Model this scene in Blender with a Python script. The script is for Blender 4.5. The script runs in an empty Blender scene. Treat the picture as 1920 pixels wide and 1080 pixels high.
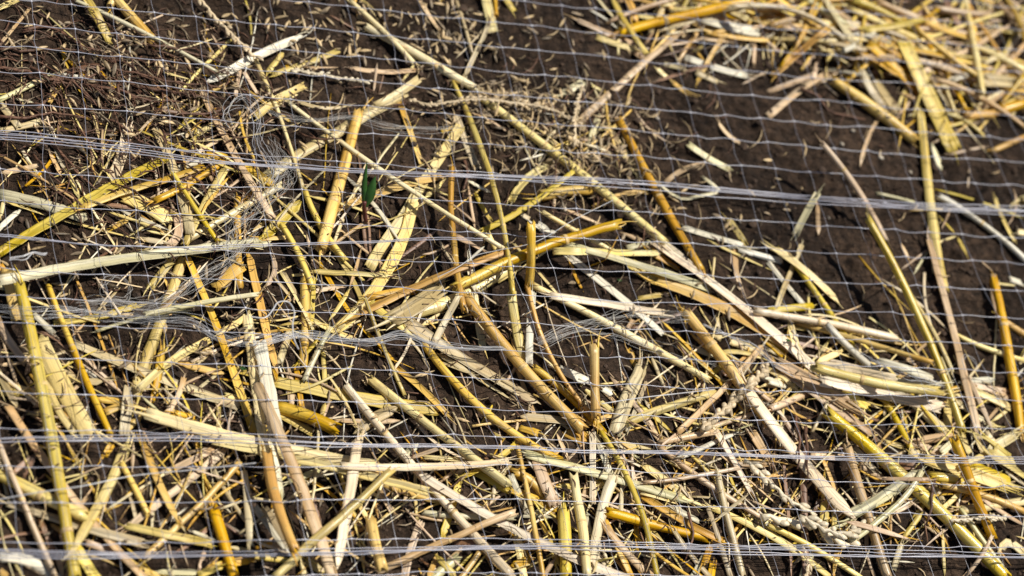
import bpy, math, random
import numpy as np
from mathutils import Vector, Matrix

# ------------------------------------------------------------------ camera, sky, sun, exposure
scn = bpy.context.scene
PITCH, ROLL, FH, DIST = math.radians(53.5), math.radians(30.0), 4.0, 0.80
fwd = np.array([0, math.cos(PITCH), -math.sin(PITCH)])
R0 = np.array([[1, 0, 0], [0, math.sin(PITCH), math.cos(PITCH)], fwd]).T      # columns right, up, forward
c_, s_ = math.cos(ROLL), math.sin(ROLL)
RIGHT = R0[:, 0] * c_ + R0[:, 1] * s_
UP = -R0[:, 0] * s_ + R0[:, 1] * c_
FWD = fwd
CAM = -FWD * DIST + np.array([0, 0, 0.006])
cam_data = bpy.data.cameras.new('camera'); cam = bpy.data.objects.new('camera', cam_data)
scn.collection.objects.link(cam); scn.camera = cam
M = Matrix(((RIGHT[0], UP[0], -FWD[0], CAM[0]), (RIGHT[1], UP[1], -FWD[1], CAM[1]), (RIGHT[2], UP[2], -FWD[2], CAM[2]), (0, 0, 0, 1)))
cam.matrix_world = M
cam_data.sensor_width = 36; cam_data.lens = 18 * FH
cam_data.clip_start = 0.02; cam_data.clip_end = 100
cam_data.dof.use_dof = True
cam_data.dof.focus_distance = 0.775
cam_data.dof.aperture_fstop = 8.0

SUN_EL = math.radians(61)
SUN_AZ = math.radians(48)          # direction the light comes from, measured from +x towards +y
sv = np.array([math.cos(SUN_EL) * math.cos(SUN_AZ), math.cos(SUN_EL) * math.sin(SUN_AZ), math.sin(SUN_EL)])
w = bpy.data.worlds.new('World'); scn.world = w; w.use_nodes = True
nt = w.node_tree; bg = nt.nodes['Background']; sky = nt.nodes.new('ShaderNodeTexSky')
sky.sky_type = 'NISHITA'; sky.sun_disc = False; sky.sun_elevation = SUN_EL; sky.sun_rotation = math.pi / 2 - SUN_AZ
nt.links.new(sky.outputs[0], bg.inputs[0]); bg.inputs[1].default_value = 0.05
sl = bpy.data.lights.new('sun', 'SUN'); sl.energy = 5.0; sl.angle = math.radians(0.5); sl.color = (1.0, 0.95, 0.86)
so_ = bpy.data.objects.new('sun', sl); scn.collection.objects.link(so_)
so_.rotation_euler = Vector(sv).to_track_quat('Z', 'Y').to_euler()
so_.location = (1, 1, 2)
scn.view_settings.view_transform = 'Standard'; scn.view_settings.look = 'None'
scn.view_settings.exposure = 0.1; scn.view_settings.gamma = 1
scn.render.resolution_x = 1024; scn.render.resolution_y = 576

rng = np.random.default_rng(7); random.seed(7)

def ray(x, y):
    x = np.asarray(x, float); y = np.asarray(y, float)
    a = ((x - 960) / 960 / FH)[..., None] * RIGHT - ((y - 540) / 960 / FH)[..., None] * UP + FWD
    return a
def unproj(x, y, z):
    d = ray(x, y); t = (np.asarray(z) - CAM[2]) / d[..., 2]
    return CAM + d * t[..., None]
def proj(p):
    v = np.asarray(p) - CAM
    zc = v @ FWD
    return 960 + 960 * FH * (v @ RIGHT) / zc, 540 - 960 * FH * (v @ UP) / zc, zc

# ------------------------------------------------------------------ object helpers
COL = scn.collection
def mesh_obj(name, verts, faces, mat, parent=None, uv=None, smooth=True):
    me = bpy.data.meshes.new(name)
    me.from_pydata([tuple(v) for v in verts], [], faces)
    if uv is not None:
        l = me.uv_layers.new(name='UVMap')
        idx = np.empty(len(me.loops), np.int32); me.loops.foreach_get('vertex_index', idx)
        l.data.foreach_set('uv', np.asarray(uv, np.float32)[idx].ravel())
    if smooth: me.polygons.foreach_set('use_smooth', [True] * len(me.polygons))
    if isinstance(mat, (list, tuple)):
        for m in mat: me.materials.append(m)
    else: me.materials.append(mat)
    me.update()
    o = bpy.data.objects.new(name, me); COL.objects.link(o)
    if parent: o.parent = parent
    return o
def tag(o, label=None, cat=None, group=None, kind=None):
    if label: o['label'] = label
    if cat: o['category'] = cat
    if group: o['group'] = group
    if kind: o['kind'] = kind
    return o
def empty(name, loc):
    o = bpy.data.objects.new(name, None); COL.objects.link(o); o.location = loc; o.empty_display_size = .01
    return o
class MB:
    def __init__(s): s.v = []; s.f = []; s.uv = []; s.n = 0; s.mi = []
    def add(s, v, f, uv=None, mi=0):
        v = np.asarray(v, float); s.v.append(v)
        s.f += [tuple(int(i) + s.n for i in q) for q in f]
        s.uv.append(np.asarray(uv, float) if uv is not None else v[:, :2])
        s.mi += [mi] * len(f); s.n += len(v)
    def build(s, name, mat, parent=None, smooth=True):
        o = mesh_obj(name, np.concatenate(s.v), s.f, mat, parent, np.concatenate(s.uv), smooth)
        if isinstance(mat, (list, tuple)): o.data.polygons.foreach_set('material_index', s.mi)
        return o
def recentre(o):
    me = o.data; n = len(me.vertices); a = np.empty(n * 3); me.vertices.foreach_get('co', a); a = a.reshape(-1, 3)
    c = np.array([(a[:, 0].min() + a[:, 0].max()) / 2, (a[:, 1].min() + a[:, 1].max()) / 2, a[:, 2].min()])
    me.vertices.foreach_set('co', (a - c).ravel()); o.location = c; me.update()
    return c

# ------------------------------------------------------------------ materials
def newmat(name):
    m = bpy.data.materials.new(name); m.use_nodes = True
    nt = m.node_tree; b = nt.nodes['Principled BSDF']
    return m, nt, b
def N(nt, t, **k):
    n = nt.nodes.new(t)
    for a, v in k.items(): setattr(n, a, v)
    return n
def ramp(nt, src, stops):
    r = N(nt, 'ShaderNodeValToRGB')
    e = r.color_ramp.elements
    while len(e) < len(stops): e.new(0.5)
    for i, (p, c) in enumerate(stops):
        e[i].position = p; e[i].color = (c[0], c[1], c[2], 1) if hasattr(c, '__len__') else (c, c, c, 1)
    nt.links.new(src, r.inputs[0]); return r
STRAW = {  # real-world base colours
 'y': ((.66, .385, .045), (.86, .61, .17)),
 'd': ((.60, .31, .02), (.76, .46, .06)),
 'p': ((.80, .615, .22), (.90, .755, .36)),
 'P': ((0.882, 0.709, 0.268), (0.921, 0.801, 0.453)),
 'g': ((0.588, 0.534, 0.279), (0.745, 0.672, 0.419)),
 'o': ((.63, .455, .07), (.78, .615, .17)),
 'w': ((.72, .65, .47), (.84, .79, .64)),
 't': ((0.549, 0.359, 0.175), (0.745, 0.562, 0.36)),
 'k': ((.55, .42, .215), (.72, .61, .37)),
 'b': ((0.147, 0.069, 0.031), (0.265, 0.147, 0.077)),
 'i': ((.78, .62, .40), (.88, .75, .54)),
 'Y': ((.84, .59, .08), (.92, .75, .28)),
 }
def mixrand(nt):
    o = N(nt, 'ShaderNodeObjectInfo'); g = N(nt, 'ShaderNodeNewGeometry'); a = N(nt, 'ShaderNodeMath', operation='ADD'); f = N(nt, 'ShaderNodeMath', operation='FRACT')
    nt.links.new(o.outputs['Random'], a.inputs[0]); nt.links.new(g.outputs['Random Per Island'], a.inputs[1]); nt.links.new(a.outputs[0], f.inputs[0]); return f
def straw_mat(col, rnd):
    m, nt, b = newmat('straw_' + {'y': 'golden', 'd': 'amber', 'p': 'cream', 'P': 'pale_yellow', 'i': 'pinkish', 'g': 'green', 'o': 'olive', 'w': 'bleached', 't': 'tan', 'k': 'greyish', 'b': 'brown', 'Y': 'bright'}[col] + ('_stalk' if rnd else '_blade'))
    L = nt.links.new
    uv = N(nt, 'ShaderNodeUVMap'); oi = mixrand(nt)
    off = N(nt, 'ShaderNodeVectorMath', operation='SCALE'); cx = N(nt, 'ShaderNodeCombineXYZ')
    L(oi.outputs[0], cx.inputs[0]); L(oi.outputs[0], cx.inputs[2]); L(cx.outputs[0], off.inputs[0]); off.inputs['Scale'].default_value = 37
    def nz(sx, sy, detail=4, rough=.6):
        mp = N(nt, 'ShaderNodeMapping'); mp.inputs['Scale'].default_value = (sx, sy, 1)
        L(uv.outputs[0], mp.inputs[0])
        ad = N(nt, 'ShaderNodeVectorMath', operation='ADD'); L(mp.outputs[0], ad.inputs[0]); L(off.outputs[0], ad.inputs[1])
        n = N(nt, 'ShaderNodeTexNoise'); n.inputs['Scale'].default_value = 1; n.inputs['Detail'].default_value = detail; n.inputs['Roughness'].default_value = rough
        L(ad.outputs[0], n.inputs['Vector']); return n.outputs['Fac']
    fib = nz(22, 1500, 5, .7); fib2 = nz(16, 620, 3); big = nz(30, 60, 3); blot = nz(240, 420, 5, .65); spk = nz(900, 1100, 2, .4)
    c0, c1 = STRAW[col]
    r = ramp(nt, big, [(.40, c0), (.60, c1)])
    fr = ramp(nt, fib, [(.30, .30), (.42, .85), (.55, 1.05), (.74, 1.25)])
    fr2 = ramp(nt, fib2, [(.36, .50), (.45, .95), (.62, 1.12)])
    br = ramp(nt, blot, [(.30, .62), (.46, 1.0)])
    sr = ramp(nt, spk, [(.255, .22), (.30, 1.0)])
    cur = r.outputs[0]
    gp = N(nt, 'ShaderNodeNewGeometry'); dn = N(nt, 'ShaderNodeTexNoise'); dn.inputs['Scale'].default_value = 95; dn.inputs['Detail'].default_value = 7; dn.inputs['Roughness'].default_value = .72
    L(gp.outputs['Position'], dn.inputs['Vector']); dr = ramp(nt, dn.outputs['Fac'], [(.57, 0.0), (.70, .55)])
    for q, f in ((fr, .9 if not rnd else .75), (fr2, .9 if not rnd else .8), (br, .25), (sr, .7)):
        mx = N(nt, 'ShaderNodeMix', data_type='RGBA', blend_type='MULTIPLY'); mx.inputs[0].default_value = f
        L(cur, mx.inputs[6]); L(q.outputs[0], mx.inputs[7]); cur = mx.outputs[2]
    dm = N(nt, 'ShaderNodeMix', data_type='RGBA'); L(dr.outputs[0], dm.inputs[0]); L(cur, dm.inputs[6]); dm.inputs[7].default_value = (.30, .19, .10, 1); cur = dm.outputs[2]
    hs = N(nt, 'ShaderNodeHueSaturation'); L(cur, hs.inputs['Color'])
    ma = N(nt, 'ShaderNodeMapRange'); L(oi.outputs[0], ma.inputs[0]); ma.inputs[3].default_value = .88; ma.inputs[4].default_value = 1.2
    L(ma.outputs[0], hs.inputs['Value'])
    wn = N(nt, 'ShaderNodeTexWhiteNoise', noise_dimensions='1D'); L(oi.outputs[0], wn.inputs['W'])
    mh = N(nt, 'ShaderNodeMapRange'); L(wn.outputs['Value'], mh.inputs[0]); mh.inputs[3].default_value = .495; mh.inputs[4].default_value = .5025
    L(mh.outputs[0], hs.inputs['Hue'])
    ms = N(nt, 'ShaderNodeMapRange'); L(wn.outputs['Value'], ms.inputs[0]); ms.inputs[3].default_value = .88; ms.inputs[4].default_value = 1.12
    L(ms.outputs[0], hs.inputs['Saturation'])
    L(hs.outputs[0], b.inputs['Base Color'])
    b.inputs['Roughness'].default_value = {'Y': .2}.get(col, .34 if rnd else .42)
    b.inputs['Specular IOR Level'].default_value = .55
    if rnd or col in 'Y': b.inputs['Coat Weight'].default_value = .05 if col != 'Y' else .6; b.inputs['Coat Roughness'].default_value = .22
    bp = N(nt, 'ShaderNodeBump'); bp.inputs['Strength'].default_value = .8 if rnd else .8; bp.inputs['Distance'].default_value = .0002
    L(fib, bp.inputs['Height']); L(bp.outputs[0], b.inputs['Normal'])
    if col != 'b' :
        tr = N(nt, 'ShaderNodeBsdfTranslucent'); L(hs.outputs[0], tr.inputs[0]); ms_ = N(nt, 'ShaderNodeMixShader'); ms_.inputs[0].default_value = .12 if rnd else .2
        out = nt.nodes['Material Output']; L(b.outputs[0], ms_.inputs[1]); L(tr.outputs[0], ms_.inputs[2]); L(ms_.outputs[0], out.inputs[0])
    return m
SM = {(c, r): straw_mat(c, r) for c in STRAW for r in (0, 1)}

def simple(name, col, rough=.6, var=.25, scale=400, bump=0.0, trans=0, spec=.4, vr=(.75, 1.2)):
    m, nt, b = newmat(name); L = nt.links.new
    g = N(nt, 'ShaderNodeNewGeometry'); n = N(nt, 'ShaderNodeTexNoise'); n.inputs['Scale'].default_value = scale; n.inputs['Detail'].default_value = 4
    L(g.outputs['Position'], n.inputs['Vector'])
    r = ramp(nt, n.outputs['Fac'], [(.3, [x * (1 - var) for x in col]), (.7, [min(1, x * (1 + var)) for x in col])])
    oi = mixrand(nt); hs = N(nt, 'ShaderNodeHueSaturation'); ma = N(nt, 'ShaderNodeMapRange')
    L(oi.outputs[0], ma.inputs[0]); ma.inputs[3].default_value = vr[0]; ma.inputs[4].default_value = vr[1]; L(ma.outputs[0], hs.inputs['Value'])
    L(r.outputs[0], hs.inputs['Color']); L(hs.outputs[0], b.inputs['Base Color'])
    b.inputs['Roughness'].default_value = rough; b.inputs['Specular IOR Level'].default_value = spec
    if bump:
        bp = N(nt, 'ShaderNodeBump'); bp.inputs['Distance'].default_value = bump; L(n.outputs['Fac'], bp.inputs['Height']); L(bp.outputs[0], b.inputs['Normal'])
    if trans:
        tr = N(nt, 'ShaderNodeBsdfTranslucent'); L(hs.outputs[0], tr.inputs[0]); mx = N(nt, 'ShaderNodeMixShader'); mx.inputs[0].default_value = trans
        out = nt.nodes['Material Output']; L(b.outputs[0], mx.inputs[1]); L(tr.outputs[0], mx.inputs[2]); L(mx.outputs[0], out.inputs[0])
    return m
def plastic(name, col, alpha):
    m, nt, b = newmat(name)
    b.inputs['Base Color'].default_value = (*col, 1); b.inputs['Roughness'].default_value = .28
    b.inputs['Specular IOR Level'].default_value = .7; b.inputs['Alpha'].default_value = alpha
    tr = N(nt, 'ShaderNodeBsdfTranslucent'); tr.inputs[0].default_value = (*col, 1)
    return m
M_NETC = plastic('net_plastic_fine', (.42, .42, .48), .5)
M_NET = plastic('net_plastic', (.50, .50, .57), .72)
M_KNOT = plastic('knot_plastic', (.62, .62, .68), .95)
M_CORD = plastic('cord_plastic', (.52, .52, .60), .6)
M_THR = plastic('thread_plastic', (.62, .60, .57), .4)
M_THRW = plastic('thread_white', (.66, .66, .68), .42)
M_SEED = simple('seed_husk', (.56, .41, .22), .42, .35, 900, .0001, .1, vr=(.45, 1.3))
M_SEEDG = simple('seed_grey_husk', (.33, .25, .16), .5, .35, 900, .0001, .1, vr=(.3, 1.2))
M_RACH = simple('spike_husk', (.66, .52, .33), .4, .25, 700, .0002, .12)
M_RACHW = simple('bleached_spike_husk', (.76, .65, .46), .4, .25, 700, .0002, .12)
M_ROOT = simple('root_bark', (.12, .058, .033), .6, .5, 600, .0002)
M_LEAF = simple('seedling_green', (.035, .10, .018), .35, .25, 500, .00005, .25)
M_STEM = simple('seedling_stem', (.09, .025, .02), .4, .2, 500)
M_STONE = simple('pale_stone', (.42, .36, .28), .7, .4, 500, .0002)
M_CRUMB = simple('soil_crumb', (.052, .031, .019), .85, .55, 700, .0003)
M_NODE = simple('stalk_joint', (.60, .42, .18), .45, .4, 500, .0001)

m, nt, b = newmat('dark_soil'); L = nt.links.new
g = N(nt, 'ShaderNodeNewGeometry')
def sn(scale, d=6, ro=.6, src=g):
    n = N(nt, 'ShaderNodeTexNoise'); n.inputs['Scale'].default_value = scale; n.inputs['Detail'].default_value = d; n.inputs['Roughness'].default_value = ro
    L(src.outputs['Position'], n.inputs['Vector']); return n.outputs['Fac']
n1 = sn(14, 5); n2 = sn(260, 8, .75); n3 = sn(1500, 3, .6); n4 = sn(90, 6, .7)
base = ramp(nt, n1, [(.35, (.022, .013, .008)), (.65, (.074, .046, .029))])
gr = ramp(nt, n2, [(.36, .15), (.5, .85), (.64, 1.9)])
mx = N(nt, 'ShaderNodeMix', data_type='RGBA', blend_type='MULTIPLY'); mx.inputs[0].default_value = .9; L(base.outputs[0], mx.inputs[6]); L(gr.outputs[0], mx.inputs[7])
sp = ramp(nt, n3, [(.70, 0.0), (.76, 1.0)])
mx2 = N(nt, 'ShaderNodeMix', data_type='RGBA'); L(sp.outputs[0], mx2.inputs[0]); L(mx.outputs[2], mx2.inputs[6]); mx2.inputs[7].default_value = (.30, .25, .19, 1)
L(mx2.outputs[2], b.inputs['Base Color']); b.inputs['Roughness'].default_value = .8; b.inputs['Specular IOR Level'].default_value = .18
b1 = N(nt, 'ShaderNodeBump'); b1.inputs['Distance'].default_value = .0026; b1.inputs['Strength'].default_value = .9; L(n2, b1.inputs['Height'])
b2 = N(nt, 'ShaderNodeBump'); b2.inputs['Distance'].default_value = .0045; b2.inputs['Strength'].default_value = .8; L(n4, b2.inputs['Height']); L(b1.outputs[0], b2.inputs['Normal'])
L(b2.outputs[0], b.inputs['Normal'])
M_SOIL = m

# ------------------------------------------------------------------ soil: one sheet, finely shaped around the straw
X0, X1, Y0, Y1, ST = -0.34, 0.36, -0.32, 0.40, 0.001
gx = np.arange(X0, X1 + 1e-9, ST); gy = np.arange(Y0, Y1 + 1e-9, ST)
def vnoise(nx, ny, cell, amp):
    cx, cy = int(nx * ST / cell) + 4, int(ny * ST / cell) + 4
    a = rng.uniform(-1, 1, (cx, cy))
    fx = np.arange(nx) * ST / cell; fy = np.arange(ny) * ST / cell
    ix = fx.astype(int); iy = fy.astype(int); tx = fx - ix; ty = fy - iy
    tx = tx * tx * (3 - 2 * tx); ty = ty * ty * (3 - 2 * ty)
    tx = tx[:, None]; ty = ty[None]
    v = (a[ix][:, iy] * (1 - tx) + a[ix + 1][:, iy] * tx) * (1 - ty) + (a[ix][:, iy + 1] * (1 - tx) + a[ix + 1][:, iy + 1] * tx) * ty
    return v * amp
nx, ny = len(gx), len(gy)
G0 = sum(vnoise(nx, ny, c, a) for c, a in ((.09, .0022), (.035, .0014), (.014, .0012), (.0055, .0010), (.0028, .0009)))
bl = vnoise(nx, ny, .0085, 1.0) + vnoise(nx, ny, .005, .5)
G0 += np.clip(bl - .55, 0, 1) * .0042
fadex = np.clip(np.minimum(gx - X0, X1 - gx) / .03, 0, 1)[:, None]; fadey = np.clip(np.minimum(gy - Y0, Y1 - gy) / .03, 0, 1)[None]
G0 *= fadex * fadey
def outer(a, sgn):
    r = [a]; d = .004
    while abs(r[-1]) < 20: r.append(r[-1] + sgn * d); d *= 1.35
    return r[1:]
ax = np.array(outer(X0, -1)[::-1] + list(gx) + outer(X1, 1)); ay = np.array(outer(Y0, -1)[::-1] + list(gy) + outer(Y1, 1))
ZZ = np.zeros((len(ax), len(ay))); i0 = len(outer(X0, -1)); j0 = len(outer(Y0, -1)); ZZ[i0:i0 + nx, j0:j0 + ny] = G0
XX, YY = np.meshgrid(ax, ay, indexing='ij')
vv = np.stack([XX, YY, ZZ], -1).reshape(-1, 3).astype(np.float32)
na, nb_ = len(ax), len(ay)
ii = (np.arange(na - 1)[:, None] * nb_ + np.arange(nb_ - 1)[None]).ravel()
ff = np.stack([ii, ii + nb_, ii + nb_ + 1, ii + 1], -1).astype(np.int32)
me = bpy.data.meshes.new('soil'); me.vertices.add(len(vv)); me.vertices.foreach_set('co', vv.ravel())
me.loops.add(ff.size); me.loops.foreach_set('vertex_index', ff.ravel()); me.polygons.add(len(ff))
me.polygons.foreach_set('loop_start', np.arange(len(ff), dtype=np.int32) * 4)
me.update(calc_edges=True); me.polygons.foreach_set('use_smooth', [True] * len(ff)); me.materials.append(M_SOIL)
soil = bpy.data.objects.new('soil', me); COL.objects.link(soil); tag(soil, kind='structure')

H = G0.copy()
def hidx(x, y): return np.clip(((x - X0) / ST).round().astype(int), 0, nx - 1), np.clip(((y - Y0) / ST).round().astype(int), 0, ny - 1)
def hget(x, y): i, j = hidx(np.asarray(x), np.asarray(y)); return H[i, j]

# ------------------------------------------------------------------ straw shapes
def resample(P2, n, dim=2):
    P2 = np.asarray(P2, float)
    if len(P2) == 2: return P2[0] + (P2[1] - P2[0]) * np.linspace(0, 1, n)[:, None]
    d = np.r_[0, np.cumsum(np.linalg.norm(np.diff(P2, axis=0), axis=1))]
    m_ = np.gradient(P2, d, axis=0)                          # hermite through the traced points
    t = np.linspace(0, d[-1], n); k = np.clip(np.searchsorted(d, t, 'right') - 1, 0, len(d) - 2)
    h = (d[k + 1] - d[k]); u = ((t - d[k]) / h)[:, None]; h = h[:, None]
    return (2*u**3-3*u**2+1)*P2[k] + (u**3-2*u**2+u)*h*m_[k] + (-2*u**3+3*u**2)*P2[k+1] + (u**3-u**2)*h*m_[k+1]
def straighten(pts):
    """straw is stiff: use one gentle arc through the traced points unless the piece is really bent"""
    p = np.asarray(pts, float)
    if len(p) < 3: return pts
    a, b_ = p[0], p[-1]; L_ = np.linalg.norm(b_ - a); d = (b_ - a) / L_; nn = np.array([-d[1], d[0]])
    t = (p - a) @ d / L_; o = (p - a) @ nn
    if len(p) == 3: t = np.r_[t, t[1]]; o = np.r_[o, o[1]]
    A = np.stack([t * (1 - t)], 1); k = np.linalg.lstsq(A, o, rcond=None)[0][0]
    if np.abs(o - A[:, 0] * k).max() > 9 + .045 * L_ or abs(k) > 1.1 * L_: return pts
    u = np.linspace(0, 1, max(8, int(L_ / 20)))
    return a + d * (u * L_)[:, None] + nn * (u * (1 - u) * k)[:, None]
def smooth1(a, k):
    if k < 1: return a
    p = np.pad(a, k, mode='edge'); return np.convolve(p, np.ones(2 * k + 1) / (2 * k + 1), 'valid')
def rest(g, flex):
    """height line of a stiff piece dropped on the heights g: the tangent line of g's hull above the middle"""
    n = len(g); t = np.linspace(-1, 1, n); best = None
    for b_ in np.linspace(-.012, .012, 49):
        a_ = np.max(g - b_ * t)
        if best is None or a_ < best[0]: best = (a_, b_)
    line = best[0] + best[1] * t
    k = max(1, n // 7); gm = np.array([g[max(0, i - k):i + k + 1].max() for i in range(n)])
    return line * (1 - flex) + smooth1(gm, k) * flex
def lay(pts, wpx, thick_f, flex, kind, lift=(0, 0), sink=.25):
    """trace in photo pixels -> centre line in the scene, resting on what lies below"""
    L_ = np.sum(np.linalg.norm(np.diff(np.asarray(pts), axis=0), axis=1))
    n = int(max(6, min(60, L_ / 14)))
    q = resample(pts, n); z = np.full(n, .004)
    for it in range(3):
        P = unproj(q[:, 0], q[:, 1], z)
        sc = proj(P)[2] / (960 * FH)
        if kind in 'rc': wd = wpx * np.mean(sc)
        else:
            T = np.gradient(q, axis=0); T /= np.linalg.norm(T, axis=1)[:, None]; nn = np.stack([-T[:, 1], T[:, 0]], 1)
            A = unproj(q[:, 0] + nn[:, 0] * wpx / 2, q[:, 1] + nn[:, 1] * wpx / 2, z); B = unproj(q[:, 0] - nn[:, 0] * wpx / 2, q[:, 1] - nn[:, 1] * wpx / 2, z)
            T3 = np.gradient(P, axis=0); T3 /= np.linalg.norm(T3, axis=1)[:, None]; D = B - A; D -= (D * T3).sum(1)[:, None] * T3
            wd = np.mean(np.linalg.norm(D, axis=1))
        th = thick_f(wd)
        g = np.maximum(hget(P[:, 0], P[:, 1]) - sink * th, -.002) + th / 2
        z = rest(g, flex)
        if lift[0] or lift[1]: z = z + np.linspace(lift[0], lift[1], n) / 1000
        z = np.minimum(z, .034)
    if n > 8: q = q + smooth1(rng.normal(0, 1.6, n), 2)[:, None]
    P = unproj(q[:, 0], q[:, 1], z)
    # stamp
    T3 = np.gradient(P, axis=0); T3 /= np.linalg.norm(T3, axis=1)[:, None]
    S = np.cross(np.array([0, 0, 1.]), T3); S /= np.linalg.norm(S, axis=1)[:, None]
    m2 = n * 3; tt = np.linspace(0, n - 1, m2); Pi = np.stack([np.interp(tt, np.arange(n), P[:, k]) for k in range(3)], 1); Si = np.stack([np.interp(tt, np.arange(n), S[:, k]) for k in range(3)], 1)
    for o_ in np.linspace(-.42, .42, max(2, int(wd / ST) + 1)):
        Q = Pi + Si * o_ * wd; i, j = hidx(Q[:, 0], Q[:, 1]); np.maximum.at(H, (i, j), np.minimum(Pi[:, 2] + th / 2, .034))
    return P, wd, th

def tube(P, r, sides=10, uv_off=0, hollow=True, flat=.88, ends=None, wob=.06, rr=None):
    P = np.asarray(P); n = len(P); T = np.gradient(P, axis=0); T /= np.linalg.norm(T, axis=1)[:, None]
    S = np.cross(np.array([0, 0, 1.]), T); S /= (np.linalg.norm(S, axis=1)[:, None] + 1e-9); U = np.cross(T, S)
    d = np.r_[0, np.cumsum(np.linalg.norm(np.diff(P, axis=0), axis=1))]
    rad = np.full(n, r) if rr is None else rr * r
    ang = np.linspace(0, 2 * math.pi, sides, endpoint=False); ph = random.random() * 6
    V = []; UVs = []
    for i in range(n):
        for k, a in enumerate(ang):
            q = rad[i] * (1 + wob * math.sin(2 * a + ph + i * .35))
            v = P[i] + S[i] * math.cos(a) * q + U[i] * math.sin(a) * q * flat
            if i in (0, n - 1) and hollow: v = v + T[i] * (random.uniform(-.9, .9) * r * (-1 if i == 0 else 1))
            V.append(v); UVs.append((d[i] + uv_off, a * r))
    F = []
    for i in range(n - 1):
        for k in range(sides):
            k2 = (k + 1) % sides; F.append((i * sides + k, i * sides + k2, (i + 1) * sides + k2, (i + 1) * sides + k))
    V = list(V)
    for e, sg in ((0, 1), (n - 1, -1)):
        base = len(V); c = P[e]; inner = []
        if hollow:
            for k in range(sides): V.append(c + (V[e * sides + k] - c) * .74 + T[e] * 0); UVs.append((d[e] + uv_off, k * .0003))
            for k in range(sides): V.append(c + (V[e * sides + k] - c) * .70 + T[e] * sg * r * 4); UVs.append((d[e] + uv_off, k * .0003))
            for k in range(sides):
                k2 = (k + 1) % sides; a_, b_ = e * sides + k, e * sides + k2
                q1 = (a_, b_, base + k2, base + k); q2 = (base + k, base + k2, base + sides + k2, base + sides + k)
                F += [q1[::-1] if sg == 1 else q1, q2[::-1] if sg == 1 else q2]
            F.append(tuple(base + sides + k for k in range(sides))[::(-1 if sg == 1 else 1)])
        else:
            F.append(tuple(e * sides + k for k in range(sides))[::(-1 if sg == 1 else 1)])
    return np.array(V), F, np.array(UVs)

def blade(P, wd, th, curl, taper=(.0, .0), ragged=.5, tilt=0., m=7, uv_off=0, cupup=True):
    """a split blade: arched strip with real thickness, frayed ends"""
    P = np.asarray(P); n = len(P); T = np.gradient(P, axis=0); T /= np.linalg.norm(T, axis=1)[:, None]
    S = np.cross(np.array([0, 0, 1.]), T); S /= (np.linalg.norm(S, axis=1)[:, None] + 1e-9); U = np.cross(T, S)
    d = np.r_[0, np.cumsum(np.linalg.norm(np.diff(P, axis=0), axis=1))]; tt = d / d[-1]
    tw = tilt + random.uniform(-.25, .25) * (tt - .5) * 2
    c_, s_ = np.cos(tw)[:, None], np.sin(tw)[:, None]; S, U = S * c_ + U * s_, U * c_ - S * s_
    ph, ph2 = random.random() * 6, random.random() * 6
    wv = wd * (1 + .05 * np.sin(tt * 5 + ph) + .03 * np.sin(tt * 23 + ph2) + rng.normal(0, .022, n))
    a0, a1 = taper
    prof = np.ones(n)
    if a0: prof *= np.clip(tt / a0, .08, 1) ** .7
    if a1: prof *= np.clip((1 - tt) / a1, .08, 1) ** .7
    wv = wv * prof
    u = np.linspace(-1, 1, m)
    e0 = np.array([random.uniform(-1, 1) for _ in range(m)]) * ragged * wd * .55; e1 = np.array([random.uniform(-1, 1) for _ in range(m)]) * ragged * wd * .55
    V = []; UVs = []
    sgn = 1 if cupup else -1
    for lay_ in (1, -1):
        for i in range(n):
            rr_ = wv[i] / 2
            if curl > .01:
                R_ = rr_ / math.sin(min(curl, 1.57)); aa = u * curl
                px = R_ * np.sin(aa) ; pz = R_ * (np.cos(aa) - math.cos(curl)) - R_ * (1 - math.cos(curl)) / 2
            else: px = u * rr_; pz = np.zeros(m)
            pz = pz * sgn * -1 * -1
            for k in range(m):
                v = P[i] + S[i] * px[k] + U[i] * (pz[k] + lay_ * th / 2 * (1 - .5 * abs(u[k])))
                if i == 0: v = v + T[i] * e0[k]
                if i == n - 1: v = v + T[i] * e1[k]
                V.append(v); UVs.append((d[i] + uv_off, (u[k] + 1) * wv[i] / 2 + uv_off))
    F = []; b_ = n * m
    for i in range(n - 1):
        for k in range(m - 1):
            a_ = i * m + k; F.append((a_, a_ + m, a_ + m + 1, a_ + 1)); F.append((b_ + a_, b_ + a_ + 1, b_ + a_ + m + 1, b_ + a_ + m))
        a_ = i * m; F.append((a_, b_ + a_, b_ + a_ + m, a_ + m)); a_ = i * m + m - 1; F.append((a_, a_ + m, b_ + a_ + m, b_ + a_))
    for k in range(m - 1):
        F.append((k, k + 1, b_ + k + 1, b_ + k)); a_ = (n - 1) * m + k; F.append((a_, b_ + a_, b_ + a_ + 1, a_ + 1))
    return np.array(V), F, np.array(UVs)

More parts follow.
